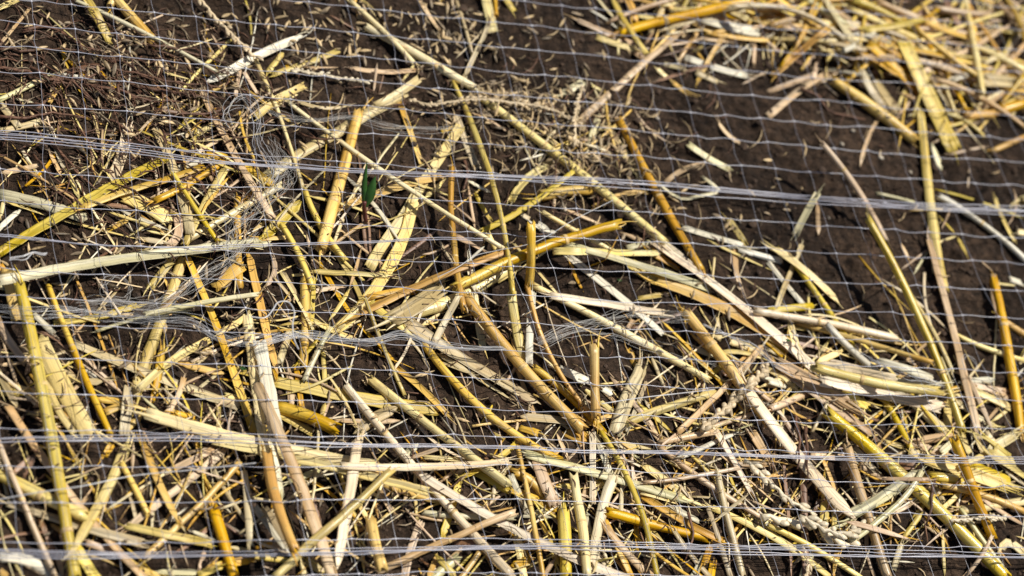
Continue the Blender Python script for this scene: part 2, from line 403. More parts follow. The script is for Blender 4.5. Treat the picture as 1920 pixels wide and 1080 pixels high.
def shape(kind, P, wd, th, fray=True):
    V, F, U_ = shape0(kind, P, wd, th)
    if not fray or wd < .0012: return V, F, U_
    Vs, Fs, Us, nn = [V], list(F), [U_], len(V)
    for e, sg in ((0, -1), (-1, 1)):
        if random.random() < .35: continue
        A = P[e]; T = (P[1] - P[0]) if e == 0 else (P[-1] - P[-2]); T = T / np.linalg.norm(T) * sg; S = np.cross([0, 0, 1.], T)
        for _ in range(random.randint(1, 3)):
            l_ = wd * random.uniform(.6, 2.2); o1 = random.uniform(-.42, .42) * wd; dv = random.uniform(-.35, .35); t = np.linspace(-.5, 1, 5)[:, None]
            Q = A + S * o1 + T * t * l_ + S * (t.clip(0) ** 2) * l_ * dv + np.array([0, 0, 1.]) * (t.clip(0) ** 2 * l_ * random.uniform(-.1, .25) + th * random.uniform(-.2, .3))
            v, f, u = blade(Q, wd * random.uniform(.10, .3), .0002, .3, (0, .8), .3, random.uniform(-.5, .5), 3, random.random())
            Vs.append(v); Us.append(u); Fs += [tuple(i + nn for i in q) for q in f]; nn += len(v)
    return np.concatenate(Vs), Fs, np.concatenate(Us)
def shape0(kind, P, wd, th):
    o_ = random.random()
    if kind == 'r':
        n = len(P); tt = np.linspace(0, 1, n)
        return tube(P, wd / 2, 12, o_, True, .9, wob=.035, rr=1 + .05 * np.sin(tt * 7 + o_ * 6))
    if kind == 'c': return blade(P, wd, .0003, random.uniform(.45, .85), (0, 0), .35, random.uniform(-.25, .25), 9, o_, random.random() < .5)
    if kind == 'f': return blade(P, wd, .00028, random.uniform(.15, .55), (0, 0) if random.random() < .75 else (.04, .12), .38, random.uniform(-.22, .22), 8, o_, random.random() < .6)
    return blade(P, wd, .00025, random.uniform(.2, .7), (random.uniform(0, .25), random.uniform(.1, .4)), 1.0, random.uniform(-.4, .4), 5, o_, random.random() < .5)
THICK = {'r': lambda w_: w_ * .85, 'c': lambda w_: min(.0017, w_ * .30), 'f': lambda w_: min(.0011, .0005 + w_ * .12), 's': lambda w_: .0006}
FLEX = {'r': .25, 'c': .4, 'f': .55, 's': .7}

# straw traced from the photograph: layer, kind+colour, width, points (tile coordinates)
STRAWS = '''T 0 0
3 rg 36 560 0 740 85 980 195 1640 550 !long pale green stalk slanting across the dark seeded soil at upper left
5 fo 66 640 -20 720 110 790 240 830 325
2 ft 26 -10 340 120 190 225 60
1 fp 50 20 50 130 0
4 rg 46 -20 755 100 700 345 580
2 fk 45 0 980 150 950 310 905
1 st 12 1505 235 1640 200
1 st 10 1510 240 1570 350 1630 430
1 st 16 1590 260 1660 380
3 fo 16 1840 0 1865 80 1885 260
3 ft 32 1815 420 1765 720
3 ft 30 1830 540 1930 700
1 fb 50 490 540 760 480
1 fb 30 300 600 620 560
2 fy 36 440 650 370 770
2 sb 24 430 1030 455 800
2 st 14 330 790 400 1040
2 st 24 255 930 310 1020
2 fg 20 90 735 260 775
2 fw 24 340 940 370 1030
2 fw 22 380 950 415 1035
2 sb 16 780 250 800 390
3 sp 14 1640 500 1690 390
1 fw 24 470 560 600 570
2 sb 30 1500 920 1640 850
1 sb 26 600 660 900 690 1050 740
1 fb 22 1000 640 1300 690 1500 720
1 fb 24 1180 820 1440 855
2 fo 40 1480 1010 1600 930
T 1 0
6 rP 70 820 200 1000 300 1200 400 1400 520 1650 670 !thick bright yellow stalk slanting right in the upper middle
6 rp 42 700 0 830 100 960 250 1150 440 1190 480
4 fw 64 -360 620 -180 520 0 420 160 350 350 270
2 fo 44 200 400 90 540
4 fo 44 620 380 350 480 120 560
2 st 26 360 505 620 505
2 ft 30 700 500 850 530 1200 530
5 rp 34 -10 440 0 480 60 600 130 740 200 950 260 1090 320 1310 350 1420
9 rP 40 245 770 420 900 640 1070 930 1260 1240 1500 1530 1650 1850 1860 !long straight pale stalk running from the upper thread coil down to the centre
5 ck 60 1225 590 1100 680 900 790
4 cp 96 1100 690 900 820 700 930 420 1090 200 1230 60 1310
3 ck 50 1130 700 1000 790 850 870 780 910 !grey brown split stalk end beside the knobbed golden stalk
7 ry 96 775 860 730 1050 640 1300 560 1560 500 1800 490 1870 !thick knobbed golden stalk with broken end left of the green seedling
4 sp 26 1190 480 1090 620
3 st 24 910 470 880 700
2 sb 18 960 540 920 700
2 ft 30 1230 0 1300 120 1380 230
4 rk 30 1500 0 1560 180 1620 400
5 fk 40 1770 130 1690 300 1620 450 1560 590
3 rd 40 1790 -20 1800 120
8 ro 44 1480 620 1560 780 1640 950 1740 1300 1830 1590 1880 1860 1910 2080 1930 2220 !long curved yellow green stalk running from the seed drift to the centre
8 rP 72 1700 740 1920 900 2180 1095 2440 1320 2720 1520 2990 1760 3070 1820 !long straight cream yellow stalk slanting right through the middle
3 fy 46 1080 770 1140 940 1240 1230
3 fp 84 1530 940 1320 1290 1220 1420 1020 1740 850 2010
3 fk 60 1500 870 1560 1020 1660 1270
2 st 20 1600 840 1750 900 1920 1020
1 sb 16 550 110 760 230
4 cp 60 0 880 150 760 370 640
5 st 20 -180 1000 0 780 220 650
1 sk 30 280 740 400 800 600 800 700 790
T 2 0
6 rd 84 790 240 1100 165 1400 90 1800 0 !fattest golden stalk lying across the top right heap edge
4 rt 40 730 160 900 90 1200 0
3 fd 60 870 0 910 80 920 160
7 co 46 760 0 850 170 950 310 1010 400
4 ft 54 500 150 680 230 900 330
5 cp 50 630 275 780 330 930 370
4 ft 36 900 380 990 440
7 ft 58 1230 270 1000 460 780 640 600 840 510 920 !tan stick with a forked tip rising beside the bare soil patch
2 st 10 1000 330 1090 200
3 fw 40 1300 430 1500 500 1760 570
4 fb 28 1060 620 1300 540 1520 475
3 sb 14 1090 430 1400 340
2 fk 30 1140 480 1300 520
3 fp 34 1080 510 1180 590
3 fy 46 1210 620 1290 680
2 fk 46 1380 540 1540 610
3 ft 30 1820 330 1815 480
4 cy 44 1500 250 1700 280 1920 300
3 fw 66 1420 140 1600 190 1850 240
2 ft 36 1440 290 1700 310
7 rk 48 1640 50 1920 60 2180 90 2340 180 2500 300
3 fy 50 1600 100 1760 150
3 fp 50 1640 90 1760 140
3 fp 34 1210 70 1450 60
3 fp 34 1250 10 1480 20
3 sp 34 1120 40 1240 20
4 st 24 1730 630 1900 540
1 fp 20 600 640 670 680
3 st 32 1540 900 1640 1030 1720 1080
2 st 22 920 830 1000 940 1200 1080
7 rd 70 800 890 880 1030 960 1200 1060 1400 1160 1590 1300 1830 1420 2030 !long straight olive gold stalk slanting down right through the middle right
4 fg 50 660 850 580 1060
5 fp 60 750 1030 880 1200 980 1340
3 st 26 690 860 810 890
3 fg 64 390 700 540 610
T 3 0
8 fk 66 430 0 560 190 650 340
7 rw 46 560 385 650 345
5 fw 70 580 210 800 270
4 rg 64 250 -20 400 70 580 190
8 sd 44 360 0 300 170 190 390
8 fd 56 460 220 240 390 30 570
3 rp 38 0 285 300 300 580 310
5 sk 16 150 160 100 290 0 400
6 cp 50 630 70 900 190 1130 290
5 ro 60 640 0 800 60 1000 170 1150 280
5 rt 60 800 0 1000 90 1140 140
7 fy 48 1170 150 1350 230 1620 310
7 fo 56 1160 140 900 200 720 220
8 rp 54 1480 -10 1530 250 1560 420 1610 710
2 fb 40 1330 0 1450 220
5 rt 60 1720 20 1850 150 1930 220
5 ry 60 1790 0 1870 130 1940 300
8 rp 50 1500 330 1700 410 1930 530
8 rt 46 1250 590 1500 680 1700 800 1930 960
7 ry 48 1100 200 1300 360 1420 480 1600 590
9 fo 100 1010 300 1100 470 1200 720 1290 920 1390 1120 !broad olive gold blade lying over the top right straw heap
8 ft 36 640 430 900 430 1100 450 1300 490 1500 570
5 fd 60 760 340 900 470 1060 600 1160 730
5 fd 44 820 320 1000 420
6 fw 26 450 520 720 560
5 fk 54 700 520 780 680 870 800
6 fk 60 800 600 900 740 970 840
8 ry 96 480 600 700 750 900 890 1100 1050 !thick golden stalk with a flared end below the top right heap
7 ry 28 730 110 650 530
5 sd 26 570 410 530 510
5 ft 56 440 550 200 710 0 870
5 ft 40 380 440 340 590
4 ft 44 0 690 320 570
4 st 20 400 590 500 700
6 ft 30 870 820 780 980 730 1080 690 1250
7 co 78 1150 830 1160 1100 1210 1380 1240 1680 1290 1950 1320 2180 !broad pale olive blade standing tall at the right of the bare soil
5 ro 36 1330 850 1450 890 1620 1030
5 rp 34 1340 680 1400 840
6 rd 70 1470 870 1690 855
6 rd 76 1740 830 1930 775
5 rt 44 1620 800 1760 700
7 ry 34 1730 800 1840 670 1930 550
4 rd 48 1670 1140 1780 1090 1930 1025
3 fk 60 1610 560 1850 590
3 fk 60 1610 620 1880 640
5 fk 40 1610 480 1760 400
4 fw 44 1370 600 1540 540
4 fk 44 1260 680 1380 630
3 ct 44 1240 440 1310 560
2 st 30 1130 750 1000 700
3 rt 60 1250 60 1500 100 1650 110
3 rt 50 0 200 160 150 300 110
2 ft 60 0 130 200 220
2 fd 60 0 170 100 200
T 0 1
7 fo 82 -10 820 220 660 500 500 760 370 1000 260 1245 110 !long curved golden blade bending up from the left edge
7 cy 64 600 480 800 410 1000 360 1270 235 1525 165
5 fw 44 1320 190 1440 150 1600 110
4 rd 58 1160 430 1400 310 1680 130
3 fp 120 920 380 1080 450 1270 570
5 cg 96 -10 370 300 440 640 550 !broad pale green split blade lying at the left edge
5 sp 30 40 430 300 520 700 630 1080 720
4 fw 44 -10 640 70 560 160 490
4 fp 34 0 560 25 440
5 st 46 -10 220 160 190 325 150
4 fk 44 410 20 450 110 490 190
4 fp 36 500 190 560 330 595 410
3 st 46 370 60 460 240
2 sb 20 430 30 560 180 700 330
4 sw 30 900 500 1050 560 1250 640
4 sp 22 800 505 1000 570 1250 660
3 fy 44 840 630 960 560
4 ft 70 1310 520 1345 640 1260 770
6 co 60 1690 190 1600 320 1500 520 1390 760
6 sy 34 1720 240 1620 360 1520 500
8 ro 38 1300 220 1340 300 1450 450 1640 740
5 rp 60 1400 720 1600 600 1800 490 1920 410 2120 300
4 ry 60 1780 400 1760 600 1800 800 1800 1080
4 fd 50 1840 420 1930 350
5 fy 60 1540 60 1750 120 1920 230 2030 290
9 cg 92 -10 1030 250 985 500 930 750 895 1000 860 1250 825 1500 780 1960 740 !largest pale cream leaf blade reaching in from the left edge
4 fd 64 -10 900 60 1010
5 co 90 1370 850 1290 1080 1180 1380 1080 1680 1000 1900
6 cy 66 1400 850 1500 1120 1600 1320 1680 1500 1800 1830 1900 2160
6 cp 66 1280 880 1120 1080
5 fy 100 1820 900 1720 980 1600 1080
5 st 24 1700 920 1640 1020
7 fd 60 1860 810 1920 1080 2000 1400 2080 1720
3 sd 26 560 990 660 1240 760 1480 860 1760 880 1840
5 sk 26 1640 830 1820 910
3 sp 20 1100 650 1300 690
4 fk 50 1070 710 1250 740
3 sp 14 1060 800 1220 750
6 fi 90 960 -140 900 120 815 320
6 fk 76 1170 -110 1230 0 1290 170 1340 300 1400 520 1430 680 !pale grey ribbon crossing the thick plastic cord at upper left
7 ft 56 1510 -410 1640 -130 1720 0 1920 340 2050 560
3 fb 30 780 460 1000 480
3 fb 34 1150 420 1350 350
3 st 24 1270 420 1310 510
T 1 1
5 fo 92 330 430 200 560 50 710
3 fy 40 0 710 215 700
3 fg 50 0 760 110 740
6 ro 52 370 350 430 520 540 690 670 870
6 ro 50 190 600 300 790 400 1000 430 1090
3 sp 36 410 400 560 420 800 500 960 560
4 fy 66 590 490 800 420 1060 330 1395 240
3 sw 34 680 250 780 350 880 460 980 560 1070 730
3 fp 40 1270 400 1395 290
5 fp 96 1190 430 1205 560 1150 750 960 960 760 1160 600 1400 !broad pale blade leading down left from below the long straight stalk
6 rd 50 1470 180 1475 500 1490 850 1530 1090 1570 1260
3 sw 30 1590 270 1650 310 1730 350
4 so 36 1640 360 1690 460 1755 560
3 st 26 1590 300 1610 450 1645 640
7 fo 44 2380 200 2160 380 1920 540 1690 650
6 st 34 700 1080 750 930 790 780
4 fp 20 270 985 360 980
7 fp 38 415 960 700 970 1040 995
5 ry 78 360 1020 370 1300 365 1550 350 1680
4 fo 36 440 1000 425 1200 410 1420
4 st 50 120 840 140 900 50 1080
2 st 24 380 670 430 940
2 st 20 1240 830 1370 800 1490 720
5 ft 46 1500 690 1690 790
6 sw 26 1710 770 1600 870
6 fw 52 1590 860 1610 980 1640 1100
7 fd 62 1940 780 1680 880 1400 1010 1120 1085 900 1200 700 1320
6 ry 84 2720 600 2480 670 2250 740 1930 870 1750 930 1500 1080 !stout pale gold stalk with a whitish cut end beside the two tone stub
5 rp 100 1950 900 1500 1150 1260 1260 1000 1330
7 fk 140 1420 1060 1250 1180 1020 1320 !broad striped grey white leaf left of the centre bundle
3 rp 44 1740 670 1830 860 1900 1000
4 fo 30 1850 600 1920 530
T 2 1
5 fp 60 -10 430 100 270 310 140
5 ry 90 210 390 340 365 590 340 !short golden stalk with a bulging cut end in the middle
6 fy 44 640 460 760 400 1010 360
3 rp 40 230 510 450 630 650 750 800 820
3 st 26 400 490 660 600
6 fP 52 300 800 600 810 1100 820
7 cg 64 400 750 700 850 1000 920 1250 990 1500 1090 !bright pale green white blade fanning right from the centre bundle
4 fw 66 180 600 320 690
4 fw 60 430 850 560 930 740 1090 920 1240 1130 1420
9 ry 76 140 600 140 900 125 1080 !short upright two tone stub at the centre of the picture
8 fw 60 150 1100 135 1400 125 1660
9 rd 40 120 1080 200 1320 310 1640 430 1860 570 2000
6 st 40 800 660 1000 750 1300 880 1420 970
8 fi 66 1060 740 1300 900 1600 1090 1760 1260 1920 1400 2280 1700 !long pinkish white blade slanting right from the centre
7 fi 40 1090 700 1400 960 1600 1160
5 fd 60 1040 800 1250 930
4 co 110 880 900 1100 1030
5 cy 120 1080 1020 1320 1110 1560 1220 1840 1360 2080 1520
6 fw 48 1270 620 1500 690 1735 755 !short straight chalk white stick on the bare soil right of centre
4 fw 44 1700 790 1920 850 2030 880
4 fw 38 1920 880 2080 1080 2200 1220
3 fo 42 1625 560 1745 740
2 fp 16 1520 850 1505 1000
4 ft 46 1680 780 1680 950 1715 1090
2 st 18 1650 780 1640 900
6 fg 26 1050 260 1300 410 1400 390 1550 350 1440 255
4 ft 40 1150 290 1270 200 1410 150
4 fg 40 1320 0 1450 90 1630 190
3 st 18 1600 190 1650 290
3 st 18 1190 0 1330 75
4 fd 26 440 900 480 1000 520 1080
3 sd 14 550 930 700 870
8 sd 10 800 680 740 800 700 870
4 fg 44 860 780 1080 720
6 st 14 1130 560 990 720
2 fk 30 30 500 130 560
5 sy 26 -10 560 30 540
T 3 1
9 rt 50 410 0 480 80 560 170 700 400 880 720 !raised tan stalk leaning over the bare soil with its shadow below left
7 ro 66 750 560 850 780 960 980 1040 1080 1150 1330 1300 1680 1400 1960 1460 2160 !long olive stalk running down the right side from the raised tan stalk
6 rp 36 1050 1100 1200 1340 1390 1720
8 ft 58 1210 720 1270 900 1310 1080 1380 1380 1490 1800 1580 2160 !long tan ribbon running down the right side
7 st 36 1500 1740 1600 1960 1690 2160
5 so 22 1250 340 1420 350 1650 470 1930 570
4 sy 16 1060 500 1300 490 1500 490
4 rg 28 810 370 950 400 1100 440
5 rw 52 1280 390 1500 530 1700 680 1850 760 1940 880
4 fp 24 1700 400 1770 580 1850 730
4 st 14 1840 330 1820 580 1790 620
6 fg 54 370 370 280 530 200 690 !short pale hollow stick propped up on the bare soil
4 ft 36 370 440 380 680
6 fp 54 30 770 250 930 430 1080 530 1190
5 fk 44 260 760 200 920 110 1080 60 1240
5 ro 52 150 830 260 960 370 1110 470 1290 550 1380 660 1600 760 1720 860 1880 1010 2160 1090 2310 !long golden green stalk passing under the pale bundle at right
4 st 20 1200 790 1000 940
4 fg 20 1200 800 1090 980
5 sp 20 1250 750 1410 690
4 so 16 1280 540 1400 670
4 so 26 1420 700 1490 830
4 st 24 1370 490 1300 640
2 st 28 1000 750 1060 870
3 fg 14 1230 860 1240 970
4 fg 50 1230 0 1300 200
2 st 18 1510 190 1500 330
3 ft 46 1690 980 1690 1080
3 st 10 1600 880 1690 960
4 fw 40 1810 1010 1930 1050
4 fp 20 1720 1045 1850 1060
4 fp 44 1870 660 1930 665
T 0 2
9 ro 100 150 -20 240 400 310 750 380 1080 430 1360 480 1660 540 1960 565 2180 !thickest long olive gold stalk running down the left side to the bottom edge
5 cy 120 60 -140 150 250
8 ry 52 360 -20 460 200 560 460 640 700 740 950 830 1100
7 fp 140 290 370 450 700 560 920 680 1110 !broad cream leaf fanning out beside the thickest left stalk
6 fp 60 330 650 420 880 560 1090
5 fk 72 560 420 850 530 1200 680 1500 790 1800 890
3 sb 50 310 330 480 430 560 560
5 fk 60 450 600 600 690 800 690
3 fw 34 620 610 730 680
5 fw 44 250 190 400 340
7 cp 66 1570 390 1300 560 1100 680 1030 760
6 fp 44 1620 340 1750 280 1850 210
9 rg 44 1080 200 1400 130 1700 80 1930 40 !smooth pale green stem lying level at middle left beside the grey thread tuft
8 rg 30 720 330 1000 240 1400 170
5 fo 50 400 265 600 230 850 190 1030 130
6 ft 44 1390 -20 1190 180
5 fy 66 1215 440 1190 640 1150 860
4 st 30 600 500 760 640 930 800
7 fk 84 965 740 950 900 930 1100
9 fp 84 960 1150 820 1450 700 1720 560 1950
8 fo 90 560 1930 640 2060 730 2200
5 fy 66 780 930 950 860
4 fy 60 720 830 950 850
7 cp 104 1110 940 1300 990 1600 1060 2000 1190 2400 1270 2800 1330 !long broad pale yellow split stalk crossing the lower left level
6 cp 80 1600 1140 2200 1290 2600 1370 2900 1440 3200 1520
5 fy 110 2700 1330 3000 1480 3200 1540 3400 1570
5 fy 56 1340 560 1500 600 1690 640
4 fo 50 1640 580 1930 660
6 ft 44 1380 670 1340 800 1240 950
5 fk 36 1870 60 1830 150 1750 250
7 cp 84 1850 200 1890 460 1940 900 2000 1300
7 fw 110 1950 400 2000 700 2070 1080 !whitish cream leaf in front of the dark tan ribbon
9 ft 92 1925 720 2020 940 2100 1100 2240 1450 2360 1730 2500 2180 !dark tan ribbon running down to the bottom edge at lower left
6 ft 66 60 880 180 1090 340 1280 440 1420 640 1700 860 1930 1090 2180
6 ct 66 -10 250 80 420 200 560
5 fk 56 -10 640 130 890
4 st 34 20 400 130 730
3 st 34 -10 580 180 560
5 sp 40 220 950 400 920
4 fp 60 20 720 260 790
4 fo 34 1640 880 1640 1080
5 rd 56 1310 940 1460 975
5 sb 24 1480 960 1820 1010
6 sg 26 1070 820 1200 930
5 so 26 1600 160 1710 -10
3 sk 26 900 0 700 200
3 st 22 640 260 540 360
4 fo 60 0 780 140 780
5 cy 60 1050 960 900 1100
3 fp 60 60 760 280 810
6 so 20 1580 260 1360 180
4 fp 50 1690 800 1800 830
3 sk 30 1640 640 1480 760
4 fk 50 1600 440 1480 560
T 1 2
8 rp 74 850 680 1000 800 1150 920 1370 1080 1600 1260 1900 1480 !speckled pale stalk with a cut top end just below the middle
9 ri 72 670 730 780 900 930 1080 1100 1300 1260 1440 1460 1640 1680 1800 1920 2160 !long pinkish tan stalk slanting from lower left of centre to the bottom edge
6 ry 66 1260 420 1350 640 1500 760 1700 880 1920 1060 2120 1170 2280 1290
5 fo 92 120 700 500 770 900 850 1370 920 !broad flat olive gold blade lying level below the white thread strand
6 ry 110 140 890 300 920 450 1000 600 1060 !golden stalk with a blackened knot at lower left of centre
5 fo 60 150 940 430 1090
7 rg 46 540 330 450 500 360 700
6 so 40 470 380 280 600
4 ft 60 250 600 270 900
4 fd 44 300 580 345 900
4 fo 40 500 440 520 740
5 cp 60 260 300 220 420 170 570
5 cp 44 620 300 720 200 870 60
4 sp 40 550 240 620 140 700 10
7 fp 44 440 250 560 310 720 375
5 fd 48 840 70 1000 30 1200 0
4 fd 54 690 220 900 120 1200 10
3 sk 28 650 320 830 210
8 ro 34 820 80 930 330 1000 560 1050 720 1110 800
6 fo 56 850 100 1050 260 1300 400
4 sk 40 900 230 1150 380 1280 560
6 fk 96 1130 250 1400 430 1650 600 1940 760 !grey speckled flat blade slanting right below the centre bundle
4 sk 40 1360 490 1500 570 1700 700 1930 850
4 sk 34 1310 530 1500 600 1620 640
8 fk 54 1530 50 1440 210 1330 430
5 fd 40 1530 30 1575 180
7 ry 92 1560 50 1720 240 1850 420 1980 580 2150 760 2450 1060 !thick golden stalk running down from the centre bundle
5 fp 56 1630 -20 1660 200 1700 440
6 fk 96 1070 890 900 970 740 1090
3 ft 36 590 990 800 1000 1090 995
5 cy 54 1040 590 1200 720 1440 960
5 sw 14 970 1070 1140 980
3 fo 40 520 860 490 950
2 sk 24 830 60 1030 90
3 sp 30 1240 280 1400 180
T 2 2
7 rP 62 170 -10 400 90 600 210 800 320 1200 520 1475 690 !bright cream stalk slanting right beneath the fine thread fan
8 fi 54 280 50 700 120 1150 195 !flat pale strip lying over the bright cream stalk
9 ry 80 618 430 622 700 625 970 !short upright golden stub standing on bare soil at the lower centre
5 ry 60 160 590 500 880 700 1100
5 cp 80 -10 30 50 400 90 560
8 ck 112 970 600 870 850 770 1090 !wide pale brown cut strip right of the upright golden stub
4 fk 34 1010 700 860 1080
3 fw 66 340 600 560 700
3 fw 54 680 750 750 790
2 fd 50 870 460 940 600
6 co 64 850 1020 1200 880 1530 780
5 fy 50 600 1010 750 950
5 so 34 950 870 1200 1080
4 sy 18 1000 880 1200 760 1380 680
4 ft 40 740 670 860 800 1080 1080
5 sp 40 520 740 900 1040
5 fk 64 50 965 300 985 550 1020
3 fk 90 0 740 200 870
11 ry 96 1310 190 1500 430 1700 700 1920 1000 !thick golden stalk with a split top end at lower right of centre
11 fi 88 1740 720 1960 1040 2240 1350 2580 1740 !long pinkish grey blade ending in a point at lower right
4 fg 44 1380 460 1560 530
4 fo 44 1460 680 1580 580
3 fo 44 950 80 1190 40
10 ft 50 1240 1080 1500 830 1700 630 1880 440
5 st 26 1260 1080 1420 870
4 ft 48 1700 850 1820 1090
5 rt 40 1440 1060 1600 1010 1850 930
6 fk 26 1490 1010 1540 1080
6 sg 16 1670 1070 1830 1010
2 sk 34 1040 500 1090 620 1160 780
4 sp 16 1400 130 1450 220 1510 300
3 fk 30 1540 220 1550 310
5 sp 60 1500 360 1700 420 1900 500
4 sp 50 1560 480 1720 480 1900 540
4 sd 24 1340 340 1480 480
4 fy 60 60 1040 200 1090
3 sp 24 660 720 860 700
3 ft 40 870 300 910 240
T 3 2
9 ri 62 -100 170 0 185 300 230 600 300 960 380 !tan cream stalk lying nearly level above the pale bundle at right
7 ry 44 200 260 500 330 800 430 1100 520 1240 560
4 sy 26 600 340 900 400 1140 430
6 fo 50 0 165 340 135
4 st 20 330 230 500 200 710 125
7 rw 60 450 285 600 440 830 640
9 fi 66 360 560 700 620 950 660
7 fw 56 380 680 700 700 1000 700 1290 720
10 rp 80 350 590 700 680 1000 750 1290 780 !speckled cream stalk topping the pale bundle at right
9 fi 80 400 700 700 760 1000 830 1290 890
7 fo 110 560 810 660 840 760 880
8 fw 54 820 540 1000 590 1240 680
6 fw 50 1500 700 1700 685
6 ft 44 1530 730 1800 780
6 fp 56 1540 760 1830 900
6 ft 50 1700 800 1920 840
8 ct 120 80 570 300 690 580 860
6 ft 66 100 600 400 820 780 1090
7 rY 110 440 930 620 1100 850 1260 1100 1500 1400 1780 1790 2180 !big glossy golden stalk slanting down to the bottom right corner
7 rp 44 1410 350 1600 440 1940 550
7 rd 78 1690 -70 1760 200 1800 500 1860 850 1900 1090 !deep golden stalk running down close to the right edge
5 ry 60 1740 230 1940 360
5 st 20 1670 0 1700 150 1740 290
4 st 28 1310 320 1150 450 1000 580
4 st 20 1060 560 1210 600
7 fp 50 360 560 560 470
7 rt 64 10 910 300 790
8 rk 34 330 1080 450 860
5 rg 64 930 750 1100 890 1200 960 1330 1110
5 fp 50 1140 900 1340 1080
4 fo 60 1345 850 1350 1100
5 fp 44 1400 800 1700 850
4 sw 26 1890 790 1900 900
5 fp 46 170 280 210 420 300 560
5 fy 90 -20 360 130 490
4 sk 30 0 460 200 560
6 fp 40 -10 600 120 680 220 760
5 cw 70 0 690 200 740
4 fp 40 1420 850 1560 960 1700 1040
5 st 30 1640 1000 1760 860
4 sw 26 1850 680 1920 600
T 0 3
8 rY 104 -40 300 200 420 420 530 640 640 !very glossy bright yellow stalk catching the sun at lower left
9 rt 54 -20 60 20 180 150 480 280 780 420 1100
7 fk 76 60 530 400 640 800 760 1070 830
6 ry 50 910 230 1000 400 1110 620
4 fk 30 950 380 1030 690
7 fy 66 1070 70 1200 400 1330 660
6 sp 24 1330 650 1390 750
5 ft 60 1700 110 1500 300 1280 460 930 720
4 ft 50 1600 130 1400 230 1200 320
6 ry 54 1810 230 1600 430 1400 650 1080 940
3 sd 24 1920 320 1600 500 1500 600 1400 740
4 sk 20 1640 580 1920 480
8 fo 60 940 700 1300 780 1600 850
4 sp 40 1720 860 1940 910
9 rd 92 1600 570 1680 830 1760 1100
3 sy 16 740 610 920 540
6 fk 54 1820 280 1860 560 1880 860
4 sw 34 1430 740 1580 800
4 sw 36 1190 700 1380 590
7 fw 80 -10 940 200 960 420 1100
5 ft 54 650 830 850 900
5 fy 66 850 850 1000 1000 1220 1100
4 fg 50 1150 1050 1520 1055
5 fo 60 1480 1080 1660 1000
4 fd 60 1640 1000 1910 950
3 st 44 1540 880 1490 1040
3 sb 50 90 310 260 170
3 sb 50 170 350 270 160
5 fd 34 380 690 480 760
3 st 34 1000 80 990 310
4 fd 56 780 190 840 90
2 sp 20 490 300 620 200
3 fb 40 300 650 440 1000
4 fd 60 -10 1040 60 1090
5 st 54 430 900 470 1090
3 st 34 850 0 820 60
T 1 3
8 rd 90 80 150 130 440 210 680 300 900 !stout golden stalk with a brown end beside the dark tan ribbon
8 fg 44 120 40 160 250 190 470
10 ro 70 1020 290 800 480 550 720 350 900 130 1100 !smooth olive stalk rising right from the bottom edge at lower left
8 fi 84 775 30 750 230 700 520 640 800 600 1030 !pale grey brown blade standing steeply in the lower middle
6 rg 54 1250 610 1500 625 1940 645
9 ci 84 1250 330 1600 530 1920 710 2180 860 2450 990 2800 1110 !long cream pink split stalk slanting right to the bottom edge
8 fo 60 1530 350 1480 530 1390 800
8 fo 44 1540 340 1750 240 1950 90
10 rt 62 1940 600 1600 740 1300 860 900 1060
9 fi 60 640 250 1030 275 1500 250 1900 215 !long grey ribbon lying level across the lower middle
6 ry 90 860 650 900 850 950 1030
4 ft 66 1240 670 1170 850 1110 1100
4 ft 40 920 430 1020 600
4 sd 24 880 500 920 650
4 fp 40 780 560 870 700
5 cg 56 240 370 470 290
4 fw 60 -10 560 130 750 230 880
5 fk 66 60 570 160 700 250 850
5 ft 34 1120 210 1430 100
4 fg 66 1090 200 1210 90
5 fp 34 1260 190 1600 210
3 fk 40 1480 320 1560 280
4 fo 90 1640 280 1930 430
5 fo 54 1350 920 1500 1090
4 fy 44 1360 920 1290 1100
4 so 20 1740 900 1590 1090
4 fd 26 0 870 120 830
4 fo 44 -10 930 240 965
5 fo 66 380 960 520 1070
4 st 44 1180 1090 900 1090
3 fb 40 430 480 470 660
3 sb 60 1500 830 1680 830
4 st 30 1760 170 1900 250
4 rd 30 1780 1080 1930 1000
3 sk 34 1780 520 1800 380 1880 260
4 sk 30 1840 340 1920 240
3 so 24 1760 0 1860 50
4 sk 40 860 20 960 130
T 2 3
9 rP 80 455 310 500 560 545 830 570 1100 !chalky pale cut stalk rising from the bottom edge just right of centre
8 ro 104 385 600 400 850 405 1100 !wide pale olive split stub at the bottom edge
10 ry 42 40 110 110 450 180 780 235 1100 !thin straight golden stalk standing steeply at the bottom centre
8 cg 80 100 160 600 300 900 380 1280 500 !pale grey green split stalk crossing the lower centre
5 fp 44 970 450 1220 520
6 fw 50 1180 560 1400 665
7 cd 60 980 480 1200 620 1590 825
6 rd 80 700 600 950 660 1200 740 1490 810
10 fi 50 600 0 605 270 605 535 !narrow flat whitish strip standing upright above the chalky cut stalk
6 fg 50 630 20 700 220 750 350
9 fk 84 770 320 680 600 600 990 !grey cream blade leaning beside the chalky cut stalk
10 ro 48 670 0 850 220 900 430 960 600 1020 830 1090 1100 !long jointed olive stalk right of the chalky cut stalk
6 fk 32 830 260 815 690
7 ft 96 190 200 250 380 330 550
6 sw 30 100 180 230 350 380 500
7 fw 50 -10 320 110 600
5 cy 70 -10 430 160 490 340 580
4 ry 86 -10 300 130 360 235 470
5 sg 40 100 620 440 550
5 fg 26 0 630 340 635
7 ft 60 700 700 850 890 1060 1100
6 fy 50 690 640 780 830 900 1090
4 fy 30 740 900 880 1080
5 fp 60 960 240 1100 330 1310 500
5 fg 30 800 90 920 180
9 rt 36 980 375 1300 340 1700 265
8 ft 60 1640 255 1910 240
10 fw 42 1220 220 1450 110 1700 0
10 fi 50 1530 -10 1700 280 1800 460
